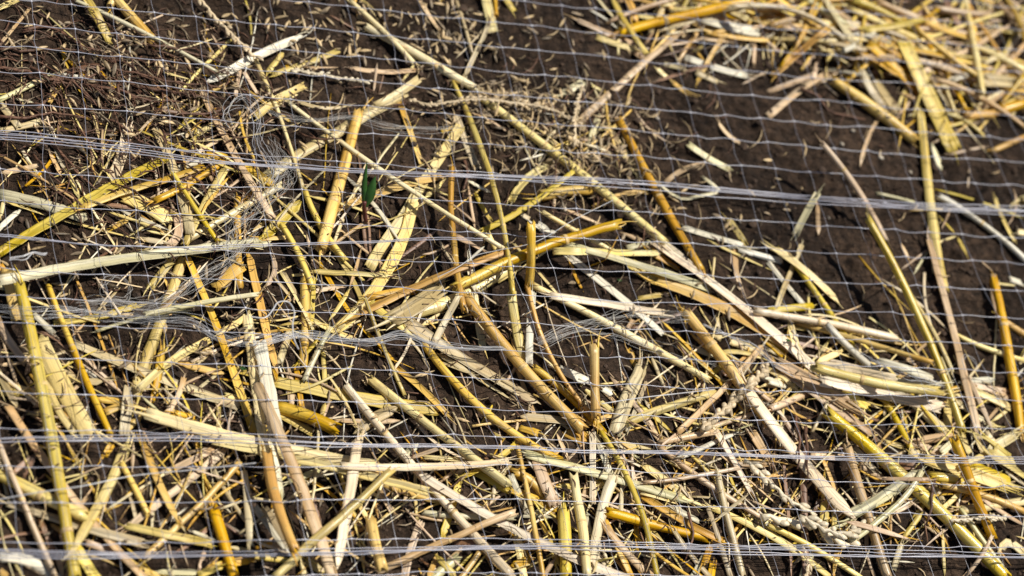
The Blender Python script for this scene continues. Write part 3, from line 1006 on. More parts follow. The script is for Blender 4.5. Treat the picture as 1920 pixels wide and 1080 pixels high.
10 sk 34 1780 460 1530 660
9 rk 62 1540 310 1600 560 1660 820 1740 1100 !speckled pale jointed stalk with brown rings near the bottom right
8 fk 38 1470 570 1550 800 1640 1090
8 rt 50 1090 100 1300 260 1550 450 1870 640
6 fp 46 1500 570 1700 650 1920 770 2400 1100
6 rp 48 1920 700 2220 850 2620 1100
6 rt 54 1100 80 1300 40 1510 0
5 so 24 1240 80 1500 330 1780 680
4 ft 46 1050 -20 1150 110
6 st 26 1110 110 1250 0
4 sy 26 1200 0 1350 90
4 so 30 1390 200 1440 290
7 ck 52 1220 740 1330 900 1500 1100
5 fd 60 1500 830 1440 1000
5 fd 60 1510 980 1490 1100
5 fd 34 930 700 950 900
3 sk 20 1100 1030 1220 900
5 st 26 730 560 880 360
3 sk 40 1240 380 1380 540
3 ft 44 530 520 570 380
5 ft 60 1800 0 1920 200
4 sp 36 1820 290 1940 380
4 fo 60 300 800 340 1000
5 st 40 240 1080 320 950
4 fy 70 0 1010 140 950
4 sk 24 20 980 90 1080
4 fk 40 640 920 800 1100
3 fo 60 20 100 90 40
3 fp 50 360 400 440 410
4 fo 40 1400 720 1500 800
3 sk 30 680 880 760 1080
5 cp 60 640 400 760 380
4 fg 34 560 620 600 800
5 sp 44 700 50 900 100 1060 130
5 sk 34 760 90 1000 160
4 sp 34 640 430 560 600
3 st 40 340 20 420 200
5 sk 26 220 0 330 170
5 fd 110 400 -20 560 60
T 3 3
7 rt 80 590 100 680 400 760 620 800 850 900 1100 !stout tan stalk standing steeply left of the big glossy golden stalk
8 fg 90 590 640 850 480 1150 280 !pale green blade crossing under the big glossy golden stalk
7 fg 40 460 730 700 610 960 460
9 rg 50 620 820 850 660 1010 500 1160 300
5 fo 70 440 400 420 690
4 fo 40 500 470 495 710
10 st 44 590 670 850 740 1050 800
10 ft 30 860 350 1210 355
5 ct 60 690 250 860 340
5 ck 60 640 120 800 290
5 fb 70 1000 260 1160 245
7 rY 90 1210 330 1460 365 !short glossy yellow stub at lower right beside the olive blades
6 co 100 1170 200 1500 310 1790 410
6 fo 100 1520 250 1800 380
8 fo 120 1680 130 1930 320
10 rd 84 1400 60 1500 320 1600 600 1680 790 !tapering brown gold stalk leaning left near the right edge at lower right
7 ry 54 1300 400 1600 470 1940 600
5 st 40 1600 500 1750 600 1940 710
10 rt 34 1680 780 1600 930 1480 1080
4 rg 44 1440 570 1600 800 1790 1060
4 sw 20 1470 350 1430 540
8 fp 60 1740 920 1780 830 1830 840 1930 920
5 fo 40 1260 610 1350 540 1460 430
4 fk 36 1250 400 1320 530
5 fo 44 1160 600 1010 800
4 st 34 950 610 1080 540
4 fk 50 1000 840 940 1040
5 fp 36 880 70 1020 115
5 ft 60 1090 70 1400 20
5 ft 60 1100 90 1350 180
6 fg 60 1300 150 1430 40
6 fp 54 1440 0 1510 160
6 fk 60 1550 0 1620 160
7 fp 80 1630 150 1890 0
6 fp 50 1430 270 1640 160
4 so 28 1310 750 1325 1090
3 sb 12 1170 620 1180 700 1200 830
3 fb 56 260 100 270 600 290 1100
3 sb 34 100 0 150 600 180 1100
3 fb 50 390 500 350 640
3 sd 40 520 860 490 1090
4 ft 30 760 640 740 850 800 1080
3 st 40 1700 60 1740 130
3 sk 34 1760 270 1930 400
5 fp 60 1060 150 1250 190
3 fk 30 1640 0 1740 130
2 sb 30 0 170 40 260
4 ft 40 420 190 600 200
3 ft 26 320 170 600 180
'''
# knots of the net as seen in the photograph: row, first column, points
NODES = '''
-2 15 1054,10 1117,15 1180,22 1245,29 1309,37
-1 8 579,3 651,11 720,19 792,26 860,34 929,41 997,48 1062,55 1127,61 1192,66 1257,72 1320,81 1382,87 1444,95 1506,100 1567,103
0 1 59,2 134,8 211,15 289,23 367,31 442,39 517,46 589,52 662,60 732,66 802,73 871,80 941,88 1010,94 1075,100 1141,107 1206,114 1271,119 1335,125 1397,132 1460,139 1521,145 1580,149 1641,153 1702,156
1 1 64,46 141,54 219,62 298,70 374,78 452,86 526,92 599,99 672,105 741,111 812,119 882,125 951,135 1021,140 1088,147 1152,154 1219,159 1282,165 1347,175 1411,178 1476,185 1536,187 1596,192 1657,200 1720,204
2 1 68,89 147,98 225,105 305,113 382,120 461,128 536,136 608,142 680,150 752,157 822,165 895,172 963,178 1032,184 1100,191 1165,198 1231,205 1295,211 1360,215 1425,221 1489,227 1550,234 1611,236 1674,242 1735,247 1796,252 1855,255
3 1 74,136 154,146 232,152 312,161 390,170 469,178 545,186 617,191 690,198 761,205 834,212 904,220 977,226 1045,232 1111,237 1179,242 1243,250 1309,255 1375,261 1439,266 1503,272 1565,278 1627,282 1689,289 1751,293 1812,297 1871,300
4 1 80,197 159,204 238,208 319,217 397,224 475,230 555,237 627,244 700,250 771,255 844,264 916,270 986,275 1055,281 1122,287 1190,291 1257,297 1322,304 1390,310 1454,316 1518,322 1581,326 1644,330 1706,335 1768,339 1829,344 1889,346
5 1 82,258 163,266 242,273 322,278 401,283 481,290 558,296 631,302 707,307 780,314 855,320 925,324 1001,333 1072,336 1141,341 1206,344 1270,347 1337,354 1404,361 1467,366 1534,370 1596,374 1660,380 1721,384 1785,385 1849,389 1907,392
6 0 0,316 84,322 166,329 246,333 328,340 410,347 489,351 566,355 642,360 716,366 790,372 865,377 937,382 1010,386 1081,391 1150,394 1218,398 1285,403 1352,408 1419,413 1486,418 1551,423 1615,427 1679,430 1742,435 1804,439 1869,442
7 0 8,376 92,384 172,392 255,394 337,401 419,405 497,412 576,416 651,420 727,424 802,429 876,434 949,438 1021,443 1095,446 1163,450 1232,453 1299,456 1367,461 1436,464 1500,470 1568,475 1632,477 1698,481 1762,485 1823,488 1887,491
8 0 16,443 99,451 181,459 264,461 346,465 427,470 507,475 586,479 663,483 740,487 814,490 887,494 962,499 1037,502 1107,505 1179,509 1247,512 1316,514 1382,519 1452,523 1520,525 1587,531 1654,531 1719,534 1782,539 1845,542 1907,545
9 0 25,505 110,510 194,514 277,517 360,522 442,524 522,529 602,534 680,535 756,539 832,544 907,550 980,552 1053,556 1125,562 1196,567 1265,567 1334,570 1404,572 1474,574 1541,579 1607,584 1674,585 1740,589 1805,591 1872,594
10 0 38,553 122,560 207,565 293,569 377,573 460,577 540,581 618,586 697,590 771,595 848,598 924,602 999,604 1074,612 1146,614 1216,617 1286,620 1355,624 1424,627 1494,629 1562,633 1630,635 1696,639 1762,640 1825,644 1891,647
11 0 50,605 135,610 220,613 308,615 392,620 476,625 559,630 639,638 715,642 790,648 866,652 940,656 1016,662 1090,666 1162,669 1236,670 1305,674 1375,676 1445,679 1515,681 1582,684 1650,686 1718,690 1785,691 1849,697 1912,699
12 0 64,669 150,672 234,676 321,679 406,682 490,685 574,687 652,691 732,694 808,702 885,708 961,710 1036,712 1107,718 1182,720 1255,726 1325,728 1396,730 1466,732 1532,737 1601,739 1669,740 1737,741 1804,744 1871,748
13 0 79,737 160,740 246,742 332,747 419,747 503,749 586,751 668,754 749,756 827,759 903,764 981,769 1056,772 1130,774 1204,778 1275,781 1346,783 1419,788 1489,790 1559,793 1629,795 1696,796 1764,799 1830,801 1896,803
14 0 88,806 176,806 262,808 346,810 433,812 518,815 604,819 688,817 769,816 850,814 928,819 1005,821 1080,827 1156,829 1229,834 1299,836 1372,840 1442,843 1511,847 1581,850 1652,850 1721,851 1790,853 1858,855
15 0 99,875 192,873 276,875 362,875 450,874 536,874 624,874 708,874 788,873 870,872 950,871 1030,871 1105,876 1180,882 1254,887 1325,891 1396,894 1466,897 1536,899 1607,904 1677,905 1747,906 1815,909 1882,910
16 -1 28,942 115,942 209,942 294,941 384,941 470,939 558,938 646,936 727,937 807,935 890,935 970,935 1049,939 1125,940 1202,946 1276,949 1350,950 1423,952 1494,955 1565,958 1636,960 1706,961 1774,964 1845,965 1911,968
17 -1 35,1017 126,1018 224,1019 309,1016 399,1016 487,1012 572,1011 659,1010 742,1010 825,1009 911,1009 991,1011 1066,1012 1142,1013 1220,1017 1292,1019 1365,1019 1442,1020 1514,1021 1587,1022 1660,1022 1730,1024 1802,1024 1870,1026
'''
# ------------------------------------------------------------------ read the traced pieces
KN = {'r': 'stalk', 'c': 'split stalk', 'f': 'flat blade', 's': 'ragged strip'}
CN = {'y': 'golden', 'd': 'amber', 'p': 'cream', 'P': 'pale yellow', 'i': 'pinkish cream', 'g': 'pale green', 'o': 'olive gold', 'w': 'whitish', 't': 'tan', 'k': 'greyish beige', 'b': 'dull brown', 'Y': 'glossy yellow'}
LIFT = {'raised tan': (20, 0), 'propped up': (13, 0), 'short upright golden': (14, 0), 'two tone stub': (8, 0), 'smooth pale green stem': (3, 6),
        'chalky pale': (4, 0), 'dark tan ribbon': (2, 7), 'largest pale cream': (5, 1), 'smooth olive stalk': (3, 3), 'brown gold': (4, 0), 'thick golden stalk with a split': (3, 0)}
pieces = []; ox = oy = 0
for ln in STRAWS.strip().split('\n'):
    if ln[0] == 'T': _, a, b_ = ln.split(); ox, oy = 480 * int(a), 270 * int(b_); continue
    lab = None
    if '!' in ln: ln, lab = ln.split('!'); lab = lab.strip()
    t = ln.split(); v = [float(x) for x in t[3:]]
    pts = [(ox + v[i] / 4, oy + v[i + 1] / 4) for i in range(0, len(v), 2)]
    pts2 = resample(pts, 24); ins = ((pts2[:, 0] > 0) & (pts2[:, 0] < 1920) & (pts2[:, 1] > 0) & (pts2[:, 1] < 1080)).mean()
    ln_ = float(np.sum(np.linalg.norm(np.diff(np.array(pts), axis=0), axis=1)))
    pieces.append(dict(layer=int(t[0]), kind=t[1][0], col=t[1][1], w=float(t[2]) / 4 * {'r': .92, 'c': .96, 'f': .94, 's': .8}[t[1][0]], pts=straighten(pts), label=lab, area=ln_ * ins * float(t[2]) / 4, len=ln_, seq=len(pieces)))
thr = sorted((p['area'] + (1e6 if p['label'] else 0) for p in pieces), reverse=True)[299]
for p in pieces: p['solo'] = p['area'] + (1e6 if p['label'] else 0) >= thr

# ------------------------------------------------------------------ labels that single out each straw
LMK = [((690, 370), 'green seedling'), ((455, 205), 'upper thread coil'), ((1115, 715), 'upright golden stub'), ((993, 470), 'two tone stub'),
 ((1370, 300), 'bare soil patch'), ((545, 590), 'curled thick thread'), ((240, 545), 'grey thread tuft'), ((780, 645), 'white thread strand'),
 ((1190, 590), 'fine thread fan'), ((1508, 402), 'propped hollow stick'), ((1745, 420), 'tall pale olive blade'), ((70, 925), 'glossy yellow stalk'),
 ((1490, 845), 'pinkish grey pointed blade'), ((1700, 900), 'big glossy golden stalk'), ((1530, 975), 'bleached wheat spikes'), ((1085, 980), 'chalky cut stalk'),
 ((1270, 35), 'fattest golden stalk'), ((630, 360), 'knobbed golden stalk'), ((250, 487), 'largest cream leaf'), ((1885, 700), 'deep golden edge stalk'),
 ((210, 70), 'long pale green stalk'), ((800, 115), 'bright yellow stalk'), ((575, 930), 'dark tan ribbon'), ((820, 872), 'long grey ribbon'),
 ((1745, 170), 'broad olive gold blade'), ((1610, 720), 'speckled cream stalk'), ((1370, 700), 'split top golden stalk'), ((85, 760), 'thickest olive gold stalk'),
 ((780, 760), 'speckled cut stalk'), ((660, 755), 'level olive gold blade'), ((1240, 675), 'bright cream stalk'), ((1630, 210), 'flared golden stalk'),
 ((1200, 135), 'fork tipped tan stick'), ((1110, 330), 'long cream yellow stalk'), ((1240, 400), 'straight olive gold stalk'), ((175, 390), 'curved golden blade'),
 ((400, 950), 'steep amber stalk'), ((1370, 980), 'ringed pale stalk'), ((870, 285), 'seed drift'), ((330, 820), 'lower left straw crossing')]
def describe(p):
    a, b_ = p['pts'][0], p['pts'][-1]; dx, dy = b_[0] - a[0], b_[1] - a[1]
    an = math.degrees(math.atan2(-dy, dx)) % 180
    lean = 'lying level' if an < 14 or an > 166 else 'running steeply' if 72 < an < 108 else ('rising right' if an < 72 else 'falling right')
    le = 'short' if p['len'] < 75 else 'medium' if p['len'] < 170 else 'long'
    wi = 'thin' if p['w'] < 11.5 else 'thick' if p['w'] > 19 and p['kind'] in 'rc' else 'broad' if p['w'] > 19 else ''
    mid = resample(p['pts'], 3)[1]; mid = (min(max(mid[0], 15), 1905), min(max(mid[1], 15), 1065))
    (lx, ly), nm = min(LMK, key=lambda k: math.hypot(k[0][0] - mid[0], k[0][1] - mid[1]))
    ex, ey = mid[0] - lx, mid[1] - ly; r_ = math.hypot(ex, ey)
    dr = ['right of', 'below right of', 'below', 'below left of', 'left of', 'above left of', 'above', 'above right of'][int(round(math.degrees(math.atan2(ey, ex)) / 45)) % 8]
    pre = 'touching' if r_ < 22 else ('just ' + dr if r_ < 60 else dr)
    p['mid'] = mid
    p['opt'] = [(le, CN[p['col']], KN[p['kind']]), (le, wi, CN[p['col']], KN[p['kind']]), (le, CN[p['col']], KN[p['kind']], lean), (le, wi, CN[p['col']], KN[p['kind']], lean)]
    return le, pre + ' the ' + nm
from collections import Counter
todo = [p for p in pieces if p['solo'] and not p['label']]
for p in todo: p['where'] = describe(p)[1]
for lv in range(4):
    cnt = Counter(' '.join(x for x in p['opt'][lv] if x) + ' ' + p['where'] for p in todo)
    for p in todo:
        k = ' '.join(x for x in p['opt'][lv] if x) + ' ' + p['where']
        if cnt[k] == 1 and not p['label']: p['label'] = k
groups = {}
for p in todo:
    if not p['label']: groups.setdefault(' '.join(x for x in p['opt'][3] if x) + ' ' + p['where'], []).append(p)
for k, g_ in groups.items():
    if len(g_) == 1: g_[0]['label'] = k; continue
    mx_ = [q['mid'][0] for q in g_]; my_ = [q['mid'][1] for q in g_]
    byx = max(mx_) - min(mx_) >= max(my_) - min(my_)
    g_.sort(key=lambda q: q['mid'][0 if byx else 1])
    names = (['left', 'right'] if byx else ['upper', 'lower']) if len(g_) == 2 else (['leftmost', 'middle', 'rightmost'] if byx else ['topmost', 'middle', 'lowest']) if len(g_) == 3 else (['first', 'second', 'third', 'fourth', 'fifth', 'sixth'])
    for q, nm in zip(g_, names): q['label'] = nm + (' of such' if len(g_) > 3 else '') + ' ' + k
CATS = {'r': 'straw stalk', 'c': 'straw stalk', 'f': 'straw blade', 's': 'straw strip'}
NAMES = {'r': 'straw_stalk', 'c': 'split_straw', 'f': 'flat_straw', 's': 'straw_strip'}

# ------------------------------------------------------------------ build the straw, bottom layer first
litter = {}                                   # the straw that is not among the 300 largest: one object
def litter_add(kind, col, V, F, U_):
    litter.setdefault('all', MB()); keys = [(c, r) for c in STRAW for r in (0, 1)]
    litter['all'].add(V, F, U_, keys.index((col, 1 if kind == 'r' else 0)))
# broken bits under everything, on the bare soil between the traced straw
FILL = [(230, 770, 260, 150, 60), (700, 960, 300, 80, 50), (1200, 900, 260, 100, 65), (1620, 770, 170, 70, 40), (1620, 40, 200, 35, 75), (1750, 960, 150, 50, 32),
        (300, 340, 200, 80, 36), (640, 540, 150, 90, 16), (1080, 270, 60, 40, 16), (1800, 150, 90, 45, 36), (260, 180, 180, 80, 24), (1380, 640, 110, 50, 18)]
def rpiece(x, y, L_, w_, kind, col, sink=.3):
    a = random.choice([random.uniform(0, math.pi), random.gauss(1.05, .35), random.gauss(2.6, .35)]); dx, dy = math.cos(a) * L_ / 2, math.sin(a) * L_ / 2
    bend = random.uniform(-.06, .06) * L_
    P, wd, th = lay([(x - dx, y - dy), (x + dy / L_ * bend * 2, y - dx / L_ * bend * 2), (x + dx, y + dy)], w_, THICK[kind], FLEX[kind], kind, sink=sink)
    V, F, U_ = shape(kind, P, wd, th); litter_add(kind, col, V, F, U_)
for cx, cy, sx, sy, n in FILL:
    for _ in range(n):
        x, y = random.gauss(cx, sx), random.gauss(cy, sy)
        rpiece(x, y, random.lognormvariate(4.75, .45), random.uniform(1.6, 3.6), 's', random.choice('pykttdpww'))
        x, y = random.gauss(cx, sx), random.gauss(cy, sy)
        rpiece(x, y, random.lognormvariate(4.3, .5), random.uniform(2.5, 8), random.choice('fffssssr'), random.choice('ddyykttbbopptk'))
for _ in range(120):                          # the long thin tangle of the heap at the top right
    x = random.uniform(1250, 1990); y = random.gauss(10 + max(0, x - 1500) * .28, 38); a = random.choice([random.gauss(.25, .3), random.gauss(.25, .3), random.gauss(2.2, .4)]); L_ = random.uniform(90, 260); k_ = random.choice('rffs'); w_ = random.uniform(4, 9.5)
    c_2, s_2 = math.cos(a) * L_ / 2, math.sin(a) * L_ / 2
    P, wd, th = lay(straighten([(x - c_2, y - s_2), (x + random.uniform(-8, 8), y + random.uniform(-8, 8)), (x + c_2, y + s_2)]), w_, THICK[k_], FLEX[k_], k_)
    V, F, U_ = shape(k_, P, wd, th); litter_add(k_, random.choice('ydykpto'), V, F, U_)
for _ in range(230):                          # the mulch goes on outside the photograph
    while True:
        x, y = random.uniform(-330, 2250), random.uniform(-300, 1330)
        if not (-40 < x < 1960 and -40 < y < 1120): break
    if x > 1200 and 100 < y < 600 and random.random() < .6: continue
    rpiece(x, y, random.lognormvariate(5.0, .5), random.uniform(8, 22), random.choice('ffrrcs'), random.choice('ddyykttopppg'))

jointed = 0
def slivers():                                # long hair-thin split strips lying between the upper stalks
    for cx, cy, sx, sy, n in [(250, 800, 230, 150, 60), (640, 560, 220, 130, 22), (800, 930, 330, 90, 34), (1350, 720, 280, 130, 46), (1650, 700, 160, 70, 26), (1300, 980, 300, 60, 26), (350, 350, 180, 80, 22)]:
        for _ in range(n):
            x, y = random.gauss(cx, sx), random.gauss(cy, sy); L_ = random.uniform(90, 240); a = random.choice([random.gauss(1.15, .3), random.gauss(.5, .3), random.gauss(2.45, .3)])
            c_2, s_2 = math.cos(a) * L_ / 2, math.sin(a) * L_ / 2; k_ = random.choice('sssf')
            P, wd, th = lay(straighten([(x - c_2, y - s_2), (x + random.uniform(-9, 9), y + random.uniform(-9, 9)), (x + c_2, y + s_2)]), random.uniform(2.2, 5), THICK[k_], FLEX[k_], k_)
            V, F, U_ = shape(k_, P, wd, th); litter_add(k_, random.choice('ppyytikPo'), V, F, U_)
_sl = False
for p in sorted(pieces, key=lambda q: (q['layer'], q['seq'])):
    if p['layer'] >= 6 and not _sl: slivers(); _sl = True
    lift = (0, 0)
    if p['label'] and p['solo']:
        for k, v in LIFT.items():
            if k in p['label']: lift = v
    P, wd, th = lay(p['pts'], p['w'], THICK[p['kind']], FLEX[p['kind']], p['kind'], lift)
    V, F, U_ = shape(p['kind'], P, wd, th)
    if not p['solo']: litter_add(p['kind'], p['col'], V, F, U_); continue
    mat_ = SM[(p['col'], 1 if p['kind'] == 'r' else 0)]
    if p['kind'] == 'r' and p['len'] > 150 and p['w'] > 9:
        c = P[len(P) // 2].copy(); o = empty('straw_stalk', c)
        mesh_obj('culm', V - c, F, mat_, o, uv=U_)
        for f in ([random.uniform(.3, .7)] if p['len'] < 420 else [random.uniform(.2, .4), random.uniform(.65, .85)]):
            k = max(1, min(len(P) - 3, int(f * len(P))))
            A, B = P[k], P[k + 1]; T_ = (B - A) / np.linalg.norm(B - A); h_ = wd * .2
            mb = MB(); v_, f_, u_ = tube([A - T_ * h_, A - T_ * h_ * .4, A + T_ * h_ * .1, A + T_ * h_ * .5, A + T_ * h_], wd / 2, 12, hollow=False, flat=.9, wob=.02, rr=np.array([1.01, 1.06, 1.03, 1.08, 1.01]))
            mb.add(v_ - c, f_, u_); mb.build('joint', M_NODE, o); jointed += 1
    else:
        o = mesh_obj(NAMES[p['kind']], V, F, mat_, uv=U_); c = recentre(o)
    tag(o, p['label'], CATS[p['kind']], 'cut straw scattered over the soil')
lo = litter['all'].build('straw_litter', [SM[(c, r)] for c in STRAW for r in (0, 1)])
tag(lo, 'small broken bits of straw and chaff filling the gaps between the larger straws', 'straw litter', kind='stuff')
print('pieces', len(pieces), 'solo', sum(p['solo'] for p in pieces), 'joints', jointed, 'Hmax', H.max(), 'labels', len({p['label'] for p in pieces if p['solo']}))

# ------------------------------------------------------------------ the seedling
def obj_tube(name, P, r, mat, parent=None, rr=None, sides=8, smooth=True):
    mb = MB(); mb.add(*tube(P, r, sides, hollow=False, flat=1, rr=rr)); return mb.build(name, mat, parent)
g0 = unproj(686, 416, .001); sd = empty('seedling', g0)
tag(sd, 'small green seedling with two upright leaves and a dark red stem', 'seedling')
def at3(x, y, z): return unproj(x, y, z) - g0
st = [at3(686, 416, .001), at3(684, 402, .004), at3(683, 390, .007), at3(683, 378, .010)]
obj_tube('stem', resample(st, 8), .0009, M_STEM, sd, sides=8)
def leaf(name, P, ws, mat, parent, n=14, side=None):
    Q = resample(P, n); T = np.gradient(Q, axis=0); T /= np.linalg.norm(T, axis=1)[:, None]
    S = np.array([side]) - (T @ np.array(side))[:, None] * T; S /= np.linalg.norm(S, axis=1)[:, None]; U = np.cross(T, S)
    t = np.linspace(0, 1, n); wv = np.interp(t, np.linspace(0, 1, len(ws)), ws)
    V = []; F = []; m = 5
    for l_ in (1, -1):
        for i in range(n):
            for k in range(m):
                u = -1 + 2 * k / (m - 1); V.append(Q[i] + S[i] * u * wv[i] + U[i] * (u * u * wv[i] * .5 + l_ * .00012))
    b_ = n * m
    for i in range(n - 1):
        for k in range(m - 1):
            a = i * m + k; F += [(a, a + m, a + m + 1, a + 1), (b_ + a, b_ + a + 1, b_ + a + m + 1, b_ + a + m)]
        a = i * m; F.append((a, b_ + a, b_ + a + m, a + m)); a = i * m + m - 1; F.append((a, a + m, b_ + a + m, b_ + a))
    return mesh_obj(name, V, F, mat, parent, smooth=True)
leaf('leaf', [at3(683, 388, .008), at3(683, 350, .014), at3(688, 303, .020)], [.0006, .0012, .0011, .0007, .0001], M_LEAF, sd, side=(1, .2, 0))
leaf('leaf', [at3(684, 388, .008), at3(693, 362, .013), at3(704, 330, .017)], [.0008, .0022, .0023, .0014, .0001], M_LEAF, sd, side=(1, .3, .2))
for i, (x, y, s, lb) in enumerate([(1477, 638, 5, 'tiny round green leaf scrap beside the speckled cream stalk'), (1161, 526, 5, 'tiny green leaf scrap on the soil under the pale green white blade'),
        (1355, 104, 6, 'small dark green sprout tip on the soil below the fattest golden stalk'), (455, 691, 7, 'small green leaf scrap at lower left beside the olive gold blade')]):
    z = float(hget(*unproj(x, y, .003)[:2])) + .0008; c = unproj(x, y, z)
    o = leaf('leaf_scrap', [np.array([-s / 5500, 0, 0]), np.zeros(3), np.array([s / 5000, .0004, .0003])], [.0001, s / 7500, .0001], M_LEAF, None, side=(0, 1, .2)); o.location = c
    tag(o, lb, 'leaf scrap', 'green leaf scraps on the soil')

# ------------------------------------------------------------------ rootlets and old brown stems in the upper left and lower right
ROOTS = ['-10 128 60 136 110 150 160 148 195 128 240 135 300 150 380 158', '60 130 90 148 135 160 175 190 200 215', '150 162 210 168 240 175 275 187 330 190', '250 160 300 170 360 178 420 188',
 '120 150 150 160 165 178 185 200', '-10 90 60 95 120 92 180 100', '40 60 90 50 130 70 160 90 190 98', '275 85 330 92 380 105 420 118', '350 140 390 160 425 172 440 195', '220 160 222 190 223 205',
 '-10 218 50 221 110 214 160 220', '100 268 125 300 150 330 180 355', '60 292 80 310 95 330 112 345', '420 205 380 215 350 210 320 222', '200 225 225 235 260 262 290 280',
 '1500 165 1530 180 1550 205 1590 218 1620 225', '1490 780 1500 830 1495 880', '1510 800 1512 850 1516 905', '1290 960 1300 1000 1285 1050', '1750 900 1748 940 1735 985', '870 300 875 330 868 370', '560 250 590 262 640 258']
rr_ = 0
for s in ROOTS:
    v = [float(x) for x in s.split()]; pts = [(v[i], v[i + 1]) for i in range(0, len(v), 2)]
    P, wd, th = lay(pts, random.uniform(4, 7), lambda w_: w_, .95, 'r', sink=.1)
    P = P + np.array([[random.gauss(0, .0003), random.gauss(0, .0003), abs(random.gauss(0, .0003))] for _ in P])
    mb = MB(); mb.add(*tube(P, wd / 2, 7, hollow=False, wob=.15, rr=np.linspace(1.1, .5, len(P))))
    o = mb.build('rootlet', M_ROOT); recentre(o); rr_ += 1
    mid = resample(pts, 3)[1]; a = pts[0]; b_ = pts[-1]; L_ = math.hypot(b_[0] - a[0], b_[1] - a[1])
    (lx, ly), nm = min(LMK, key=lambda k: math.hypot(k[0][0] - mid[0], k[0][1] - mid[1]))
    lb = ('long' if L_ > 180 else 'short' if L_ < 75 else 'thin') + ' reddish brown rootlet ' + ['level', 'slanting', 'steep'][min(2, int(abs(b_[1] - a[1]) / (abs(b_[0] - a[0]) + 1) / .45))] + ' ' + ('below' if mid[1] > ly else 'above') + (' and left of' if mid[0] < lx else ' and right of') + ' the ' + nm
    used = globals().setdefault('RL', {}); used.setdefault(lb, []).append((o, mid))
for lb, g_ in RL.items():
    g_.sort(key=lambda q: q[1][1])
    for i, (o, _) in enumerate(g_):
        nm = '' if len(g_) == 1 else (['upper ', 'lower '] if len(g_) == 2 else ['topmost ', 'second ', 'third ', 'fourth ', 'fifth '])[i]
        tag(o, nm + lb, 'rootlet', 'brown rootlets on the soil')

# ------------------------------------------------------------------ husked grass seeds
def seed_mesh(i):
    L_, w_ = .0050 * random.uniform(.8, 1.2), .00056 * random.uniform(.8, 1.2); n, m = 9, 8; V = []; F = []; b_ = random.uniform(-.3, .3)
    for a in range(n):
        t = a / (n - 1); r = w_ * (math.sin(math.pi * min(1, t * .93 + .04)) ** .75) * (1 + .15 * math.sin(t * 5))
        for k in range(m):
            an = 2 * math.pi * k / m; rr = r * (1 + (.16 if k % 2 else 0)); V.append(((t - .5) * L_, math.cos(an) * rr + b_ * .001 * (t - .5) ** 2 * 4, math.sin(an) * rr * .6))
    for a in range(n - 1):
        for k in range(m): F.append((a * m + k, a * m + (k + 1) % m, (a + 1) * m + (k + 1) % m, (a + 1) * m + k))
    F.append(tuple(range(m))[::-1]); F.append(tuple((n - 1) * m + k for k in range(m)))
    return np.array(V), F
SEEDS = [seed_mesh(i) for i in range(6)]
CL = [(200, 130, 190, 90, 330, 'in the dark upper left among brown rootlets'), (330, 240, 170, 50, 130, 'in the upper left above the thick plastic cord'), (620, 70, 150, 55, 190, 'on soil left of the bright yellow stalk'),
      (820, 70, 90, 50, 170, 'at the top of the seed drift'), (950, 190, 110, 30, 300, 'where the bright yellow stalk ends'),
      (1080, 270, 60, 45, 260, 'in the seed drift under the long cream yellow stalk'), (1150, 320, 70, 40, 200, 'in the seed drift beside the straight olive gold stalk'),
      (1265, 385, 18, 16, 40, 'in the small husk heap'), (920, 280, 60, 50, 90, 'on soil left of the seed drift beneath the curved stalk'),
      (200, 480, 150, 50, 120, 'around the largest cream leaf at the left edge'), (330, 640, 130, 60, 90, 'in the shaded gaps below the grey thread tuft'), (1150, 450, 160, 90, 90, 'on soil around the centre bundle'),
      (1380, 440, 60, 60, 30, 'on the bare soil patch right of centre'), (1250, 570, 120, 40, 40, 'on soil below the pale green white blade'), (640, 760, 200, 120, 60, 'on soil in the lower left of centre'),
      (1100, 60, 120, 60, 60, 'on bare soil at the top left of the straw heap'), (900, 900, 500, 120, 90, 'in gaps of the lower straw layer'), (1500, 450, 230, 150, 22, 'scattered over the bare soil at right')]
rest_seed = {0: MB(), 1: MB()}; cand = []
for cx, cy, sx, sy, n, wh in CL:
    for _ in range(n):
        x, y = random.gauss(cx, sx * .75), random.gauss(cy, sy * .75)
        cand.append((x, y, wh))
random.shuffle(cand); cand = cand[:int(len(cand) * .86)]
from mathutils import Euler
H2 = H.copy()
seed_me = {}
def seed_pose(x, y):
    p = unproj(x, y, .003); z = float(hget(p[0], p[1]))
    i, j = hidx(p[0], p[1])
    if z > .010 or (z - G0[i, j] > .0008 and random.random() < .82): return None
    p = unproj(x, y, z + .0006)
    i, j = hidx(p[0], p[1]); i = min(max(i, 3), nx - 4); j = min(max(j, 3), ny - 4)
    gxs = (H2[i + 2, j] - H2[i - 2, j]) / (4 * ST); gys = (H2[i, j + 2] - H2[i, j - 2]) / (4 * ST)
    a = random.uniform(0, 6.28); pit = math.atan(max(-1, min(1, gxs * math.cos(a) + gys * math.sin(a))))
    return p, Euler((random.uniform(-.5, .5), -pit + random.gauss(0, .18), a))
ns = 0
H[:] = np.maximum(H, 0)
